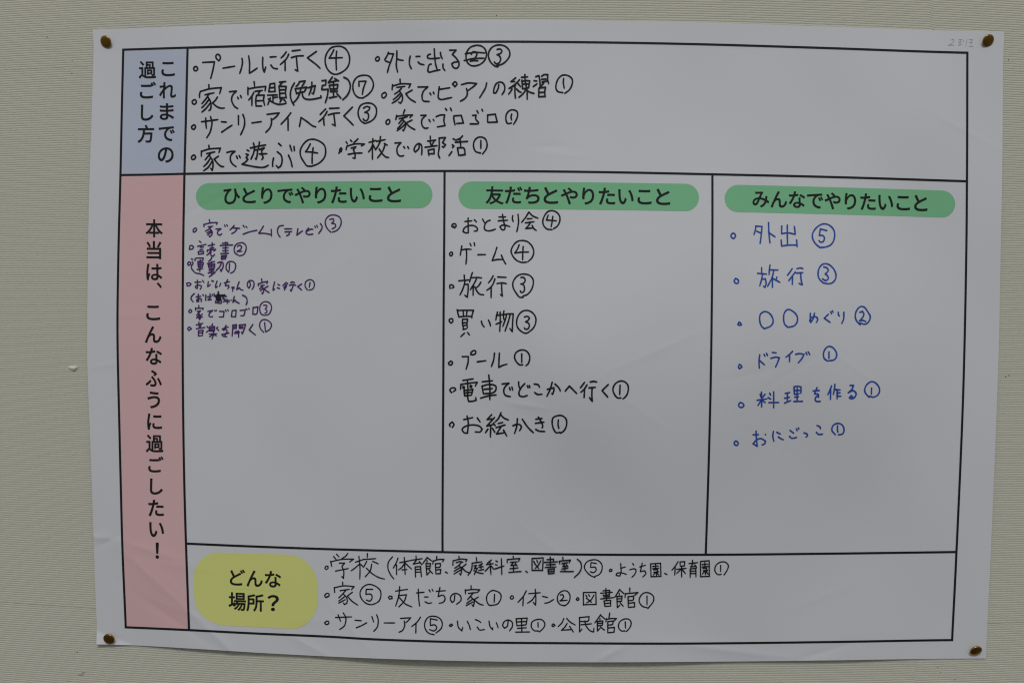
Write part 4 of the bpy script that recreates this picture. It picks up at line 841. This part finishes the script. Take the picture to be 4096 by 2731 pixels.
('black handwritten line about school with rooms listed in brackets', 'k', 4.8, '''U: 95,240 82,228 95,205 115,205 115,230 100,240; 178,98 208,132; 212,72 238,102; 335,62 310,95 270,118; 145,150 158,208; 150,155 260,130 400,125 355,158; 240,170 300,170 270,205; 270,205 290,260 288,338 268,318; 200,258 340,230; 420,160 520,125; 458,95 470,220 468,348; 465,180 420,220 372,255; 480,185 510,215; 552,65 550,110; 508,130 645,120; 545,150 510,215; 610,150 672,178; 600,180 585,250 528,322; 540,225 610,290 680,330 742,347;
830,100 785,160 780,230 810,300 845,345; 890,115 870,170 838,225; 875,190 875,298; 910,165 1035,140; 960,108 970,295; 965,165 935,215 895,245; 970,170 1040,235; 935,245 990,240; 1090,90 1092,125; 1040,138 1160,120; 1095,135 1060,180; 1060,180 1140,165; 1125,150 1155,188; 1080,215 1085,325; 1080,212 1140,208 1150,320; 1095,240 1135,238; 1092,270 1135,268; 1215,105 1165,175; 1215,110 1265,145; 1212,140 1212,160; 1200,175 1210,300 1240,270; 1200,175 1250,175 1245,230; 1205,205 1240,203; 1205,232 1245,228; 1235,245 1275,285; 1320,95 1318,128; 1280,145 1275,180; 1280,148 1340,130 1400,128 1385,155; 1305,175 1310,285; 1305,178 1360,172 1355,212 1310,218; 1310,245 1365,240 1360,285 1310,288; 1415,268 1440,280;
1565,95 1568,120; 1500,140 1498,195; 1502,145 1580,125 1655,130 1640,155; 1535,165 1575,152 1610,160; 1590,165 1550,205 1518,225; 1565,190 1595,240 1585,300 1570,285; 1575,220 1510,260; 1585,245 1510,290; 1645,180 1595,220; 1595,215 1640,260 1690,280; 1758,110 1762,150; 1710,170 1820,155; 1712,170 1705,240 1665,305; 1730,200 1760,195 1735,230; 1735,230 1770,225 1735,295; 1730,250 1780,275 1835,285; 1825,175 1785,195; 1785,215 1835,208; 1810,190 1810,245; 1785,250 1840,240; 1925,135 1880,170; 1870,185 1945,175; 1910,165 1920,295; 1910,200 1855,260; 1925,205 1950,235; 1975,145 1995,155; 1970,185 1990,192; 1960,235 2065,200; 2035,120 2040,295; 2165,92 2168,125; 2100,130 2100,165; 2102,130 2240,118 2225,150; 2135,160 2210,155; 2170,160 2140,195 2205,190; 2190,175 2210,200; 2130,232 2220,222; 2170,200 2170,265; 2118,272 2255,262; 2305,258 2325,272;
V: 178,115 178,240; 178,112 295,105 288,240; 180,235 290,235; 195,140 210,165; 228,132 240,155; 270,135 245,180 210,215; 205,165 250,215; 335,124 405,118 400,148; 368,95 370,204; 308,152 445,146; 328,178 422,173; 315,205 430,200; 345,226 350,272 410,267; 345,226 412,221 406,267; 352,249 402,246; 500,98 502,128; 462,140 468,168; 462,140 580,128 565,155; 490,165 550,155; 520,165 500,195 550,190; 540,178 555,200; 490,222 555,212; 522,195 522,242; 475,248 612,248; 650,118 685,150 695,200 675,255 620,310;
@835,310 790,290 740,240 725,200 750,150 800,128 860,130 905,170 910,225 885,275 830,302; @850,165 795,155 790,205; @790,205 840,205 848,235 820,260 785,250'''),
('black handwritten line about kindergarten and nursery', 'k', 4.8, '''V: 990,230 988,248 1010,245 1015,230 995,222; 1105,215 1155,200; 1105,165 1108,260 1095,295 1058,290 1062,270 1110,262 1165,278; 1230,165 1242,182; 1200,230 1250,220 1265,235 1250,280 1222,308; 1305,200 1365,182; 1330,160 1310,250; 1310,250 1355,240 1368,270 1335,305; 1418,170 1422,305; 1418,168 1522,162 1525,300; 1422,302 1528,300; 1440,195 1500,190; 1470,178 1470,215; 1440,218 1505,212; 1450,230 1490,228 1485,250 1450,255; 1470,255 1445,285; 1475,255 1480,290; 1480,262 1505,285; 1500,250 1485,262; 1565,268 1590,280; 1705,145 1670,200 1640,235; 1675,205 1670,285; 1725,150 1728,190; 1725,148 1775,145 1770,190 1730,192; 1690,225 1790,215; 1742,195 1742,305; 1740,220 1690,268; 1745,222 1782,270; 1855,130 1858,155; 1820,165 1910,155; 1862,165 1835,200; 1835,200 1895,192; 1880,178 1900,210; 1832,220 1832,310; 1832,220 1890,215 1892,305; 1840,245 1885,242; 1840,270 1885,268; 1940,145 1940,300; 1940,143 2030,135 2032,300; 1942,302 2035,298; 1958,175 2015,170; 1985,155 1985,198; 1958,200 2020,195; 1965,215 2005,212 2000,235 1968,238; 1980,240 1960,275; 1988,240 1990,280; 1995,250 2020,275; 2015,235 2000,248;
@2155,278 2120,280 2090,240 2100,185 2150,150 2200,152 2230,185 2220,230 2185,285; @2150,185 2150,250'''),
('black handwritten line with home alone', 'k', 5.0, '''U: 105,540 122,540 130,520 118,505 95,508 80,530 90,550 105,550; 278,380 280,420; 185,440 190,495; 190,442 290,422 405,430 375,465; 250,475 350,460; 310,475 270,520 235,555; 285,510 325,560 325,610 300,628 285,610; 295,545 235,590; 305,575 235,612; 385,492 330,535 380,590 445,635; @640,618 590,630 530,610 480,550 472,490 510,430 570,405 640,425 695,475 700,540 680,590 650,612; @610,460 540,460 535,515; @535,515 590,515 605,550 580,590 540,578'''),
('black handwritten line about a friend\'s house', 'k', 5.0, '''U: 825,565 825,540 800,535 785,550 800,570 815,560; 865,480 998,460; 910,430 900,530 865,645; 895,530 985,520 960,590 900,655; 905,550 970,620 1045,655; 1095,500 1180,492; 1115,458 1120,560 1130,645; 1185,545 1225,545; 1190,598 1230,615 1265,608; 1235,465 1248,488; 1268,460 1280,480; 1315,482 1415,475; 1355,440 1335,540; 1335,540 1390,525 1412,560 1395,600 1345,615; 1520,525 1510,590 1490,605 1470,570 1485,525 1530,505 1580,530 1588,580 1540,625; 1700,420 1700,455; 1635,465 1638,510; 1640,470 1720,462 1795,465 1770,495; 1672,505 1760,495; 1720,505 1660,575; 1700,545 1735,590 1725,648 1710,630; 1715,570 1650,615; 1720,600 1645,640; 1780,545 1730,575; 1735,575 1790,620 1835,635;
@1950,635 1900,635 1872,580 1880,520 1930,475 1980,480 2025,510 2030,560 1995,620 1950,635; @1960,515 1955,605'''),
('black handwritten line naming a shopping centre', 'k', 5.0, '''U: 2150,530 2132,550 2145,568 2166,560 2165,535 2150,530; V: 118,450 85,510 30,572; 88,505 82,608; 145,480 265,470; 212,435 218,540 215,600 190,570; 215,490 180,545 130,580; 288,508 340,520; 312,580 350,572 405,540; @525,605 475,595 445,555 450,495 490,455 540,452 572,490 572,545 545,590 510,608; @475,495 495,488 508,510 490,540 470,555; @470,555 545,548'''),
('black handwritten line about a library', 'k', 5.0, '''V: 655,520 640,540 655,552 670,540 660,522; 715,468 715,600; 715,468 845,465 848,595; 718,595 850,592; 740,495 755,515; 770,490 782,510; 825,495 795,545 750,575; 745,525 800,570; 920,450 990,445 985,490; 950,425 955,545; 895,475 1018,465; 920,495 990,492; 925,512 990,508; 895,535 1035,520; 930,555 940,612 1000,610; 930,555 1000,548 1000,610; 940,582 1000,578; 1095,435 1045,515; 1095,440 1140,480; 1090,475 1090,495; 1065,505 1070,625 1095,600; 1065,510 1120,505 1115,555; 1070,535 1115,530; 1070,562 1115,558; 1100,575 1132,612; 1200,420 1200,460; 1155,478 1150,520; 1155,480 1285,468 1250,498; 1182,510 1185,620; 1182,512 1240,505 1235,545 1185,552; 1190,580 1250,572 1250,618 1188,622;
@1385,628 1330,610 1298,560 1310,510 1350,472 1400,472 1445,505 1448,555 1390,635; @1380,505 1380,595'''),
('black handwritten line naming a public hall in the bottom row', 'k', 5.0, '''U: 100,812 78,830 95,850 125,838 122,817 100,810; 200,772 378,765; 228,742 240,775 255,812; 285,722 312,770 300,860 245,905; 415,802 485,808; 430,885 480,865 545,830; 602,762 622,822; 655,742 672,800 660,880 622,925; 738,832 855,832; 918,782 1030,775; 1030,775 1000,810 978,828; 960,810 965,860 940,915 902,935; 1140,768 1100,825 1042,872; 1090,845 1088,945; @1290,962 1230,945 1190,890 1188,830 1225,770 1290,758 1350,780 1380,830 1370,890 1310,945; @1325,800 1250,785 1248,860; @1248,860 1300,855 1320,885 1290,920 1240,905'''),
('black handwritten line naming a village rest place', 'k', 5.0, '''U: 1480,845 1458,860 1475,872 1495,855 1480,842; 1548,812 1560,880 1598,920 1608,880; 1658,815 1680,860 1692,905; 1748,795 1785,810 1808,828; 1768,878 1795,910 1848,905; 1898,812 1910,870 1938,908 1940,885; 1980,830 2000,885; 2110,810 2100,870 2070,890 2050,860 2070,815 2115,800 2155,825 2155,875 2125,920; V: 12,740 20,815; 12,742 128,735 115,805; 20,775 120,770; 20,815 118,805; 68,740 72,880; 28,842 118,836; 8,882 152,880; @245,870 200,865 170,825 180,775 230,750 285,755 312,795 300,835 255,880; @240,782 242,830'''),
('black handwritten line naming a community centre', 'k', 5.0, '''V: 400,795 385,812 398,825 418,810 402,795; 510,740 490,785 450,825; 540,738 575,775 630,808; 545,790 520,830 485,862; 485,862 590,855; 570,820 610,880; 672,730 775,720 765,765 680,770; 675,730 675,880 700,850; 690,805 800,795; 730,765 745,820 790,870 822,880 825,840; 895,700 835,785; 895,705 940,745; 888,738 888,758; 860,765 862,870 890,840; 860,770 918,765 912,810; 865,790 910,788; 865,815 912,812; 895,830 935,860; 990,682 982,735; 955,740 950,775; 955,750 1000,740 1060,740 1030,770; 970,770 970,885; 970,772 1025,765 1020,800 972,808; 975,838 1040,832 1035,882 970,888;
@1150,870 1110,868 1082,830 1095,775 1145,745 1195,750 1215,790 1200,835 1165,875; @1152,775 1155,840'''),
]
PENCIL = '''Z: 515,390 545,368 568,400 520,460 455,495; 455,495 520,488 570,490; 660,385 725,378; 655,430 715,425; 700,380 680,485; 650,490 720,470; 745,400 760,415; 825,380 815,440 797,515; 870,378 940,385; 920,385 915,470; 870,440 920,435; 870,508 945,512'''
INKS = {'k': M_BLACK, 'p': M_PURPLE, 'b': M_NAVY}


def strokes(text):
    reg = None
    for tok in text.replace('\n', ' ').split(';'):
        tok = tok.strip()
        if not tok:
            continue
        if tok[1] == ':':
            reg = REG[tok[0]]
            tok = tok[2:].strip()
        circ = tok.startswith('@')
        tok = tok.lstrip('@').strip()
        x0, y0, s = reg
        yield circ, [(x0 + float(a) / s, y0 + float(b) / s) for a, b in (q.split(',') for q in tok.split())]


for label, c, w, text in HAND:
    body, ring = Ink(0.00020), Ink(0.00021)
    for circ, pts in strokes(text):
        (ring if circ else body).stroke(pts, w * 1.08)
    o = body.build('handwritten_line', INKS[c], None, label)
    if ring.f:
        ring.build('circled_number', INKS[c], o)

# the thick scribble that blots out a character in the bracketed note
blot = Ink(0.0009, 0.000004)
QX, QY, QS = REG['Q']
for pts, w in (([(548, 425), (612, 415), (700, 408)], 5), ([(590, 358), (590, 440), (595, 500)], 6), ([(560, 436), (620, 440)], 9), ([(565, 452), (622, 456)], 10),
               ([(566, 472), (618, 474)], 9), ([(576, 488), (610, 490)], 7), ([(575, 410), (582, 480)], 8), ([(605, 410), (608, 480)], 8), ([(530, 425), (570, 440)], 5)):
    blot.stroke([(QX + x / QS, QY + y / QS) for x, y in pts], w)
blot_ob = blot.build('crossed_out_blot', M_BLOT, None, 'dark blot crossing out a character in the bracketed purple note')
pen = Ink(0.0002)
for _, pts in strokes(PENCIL):
    pen.stroke(pts, 1.6)
pen.build('pencil_note', M_PENCIL, None, 'faint pencil note near the upper right corner')

# ------------------------------------------------------------------ brass drawing pins


def lathe(profile, n=40):
    V, F = [], []
    for r, z in profile:
        if r == 0:
            V.append((0, 0, z))
        else:
            for i in range(n):
                a_ = 2 * math.pi * i / n
                V.append((r * math.cos(a_), r * math.sin(a_), z))
    idx, pos = [], 0
    for r, z in profile:
        k = 1 if r == 0 else n
        idx.append((pos, k))
        pos += k
    for (p0, k0), (p1, k1) in zip(idx[:-1], idx[1:]):
        for i in range(n):
            j = (i + 1) % n
            if k0 == 1:
                F.append((p0, p1 + i, p1 + j))
            elif k1 == 1:
                F.append((p0 + i, p1, p0 + j))
            else:
                F.append((p0 + i, p1 + i, p1 + j, p0 + j))
    return V, F


MM = 0.001
HEAD = lathe([(0, 0.50 * MM), (2.2 * MM, 0.43 * MM), (4.0 * MM, 0.20 * MM), (4.75 * MM, -0.02 * MM), (5.02 * MM, -0.22 * MM), (5.12 * MM, -0.55 * MM),
              (5.10 * MM, -1.25 * MM), (4.9 * MM, -1.4 * MM), (4.7 * MM, -1.25 * MM), (4.6 * MM, -0.5 * MM), (0, -0.2 * MM)])
NEEDLE = lathe([(0.55 * MM, -0.25 * MM), (0.5 * MM, -5.5 * MM), (0, -8.5 * MM)], 14)


def place_pin(root, px, lift, tx_, ty_):
    """tx_, ty_: how far the head leans right / down"""
    loc = to_world(px_to_plane(np.array(px, float), lift))
    nrm = Vector((tx_, -1, -ty_)).normalized()
    root.matrix_world = Matrix.Translation(Vector(loc)) @ nrm.to_track_quat('Z', 'Y').to_matrix().to_4x4()


def flip(F):
    return [f[::-1] for f in F]


pin = bpy.data.objects.new('drawing_pin', None)
COL.objects.link(pin)
pin.empty_display_size = 0.01
pin['category'] = 'drawing pin'
pin['group'] = 'brass drawing pins holding the poster corners'
link('pin_head', HEAD[0], flip(HEAD[1]), M_BRASS, pin, True)
link('pin_needle', NEEDLE[0], flip(NEEDLE[1]), M_STEEL, pin, True)
SPOTS = [((421, 166), 0.0034, -0.21, 0.33, 'brass drawing pin beside the blue cell, at the poster\'s upper left corner'),
         ((3955, 162), 0.0034, 0.21, 0.42, 'brass drawing pin with a bright lower rim, right of the pencil note'),
         ((434, 2557), 0.0046, -0.05, 0.27, 'dark brass drawing pin on the folded lower left corner of the poster'),
         ((3906, 2605), 0.0036, 0.08, 0.45, 'most strongly tilted brass drawing pin, at the poster\'s lower right corner')]
for i, (px, lf, a_, b_, lab) in enumerate(SPOTS):
    if i == 0:
        o = pin
    else:
        o = pin.copy()
        COL.objects.link(o)
        for ch in pin.children:
            c_ = ch.copy()
            COL.objects.link(c_)
            c_.parent = o
    o['label'] = lab
    place_pin(o, px, lf, a_, b_)
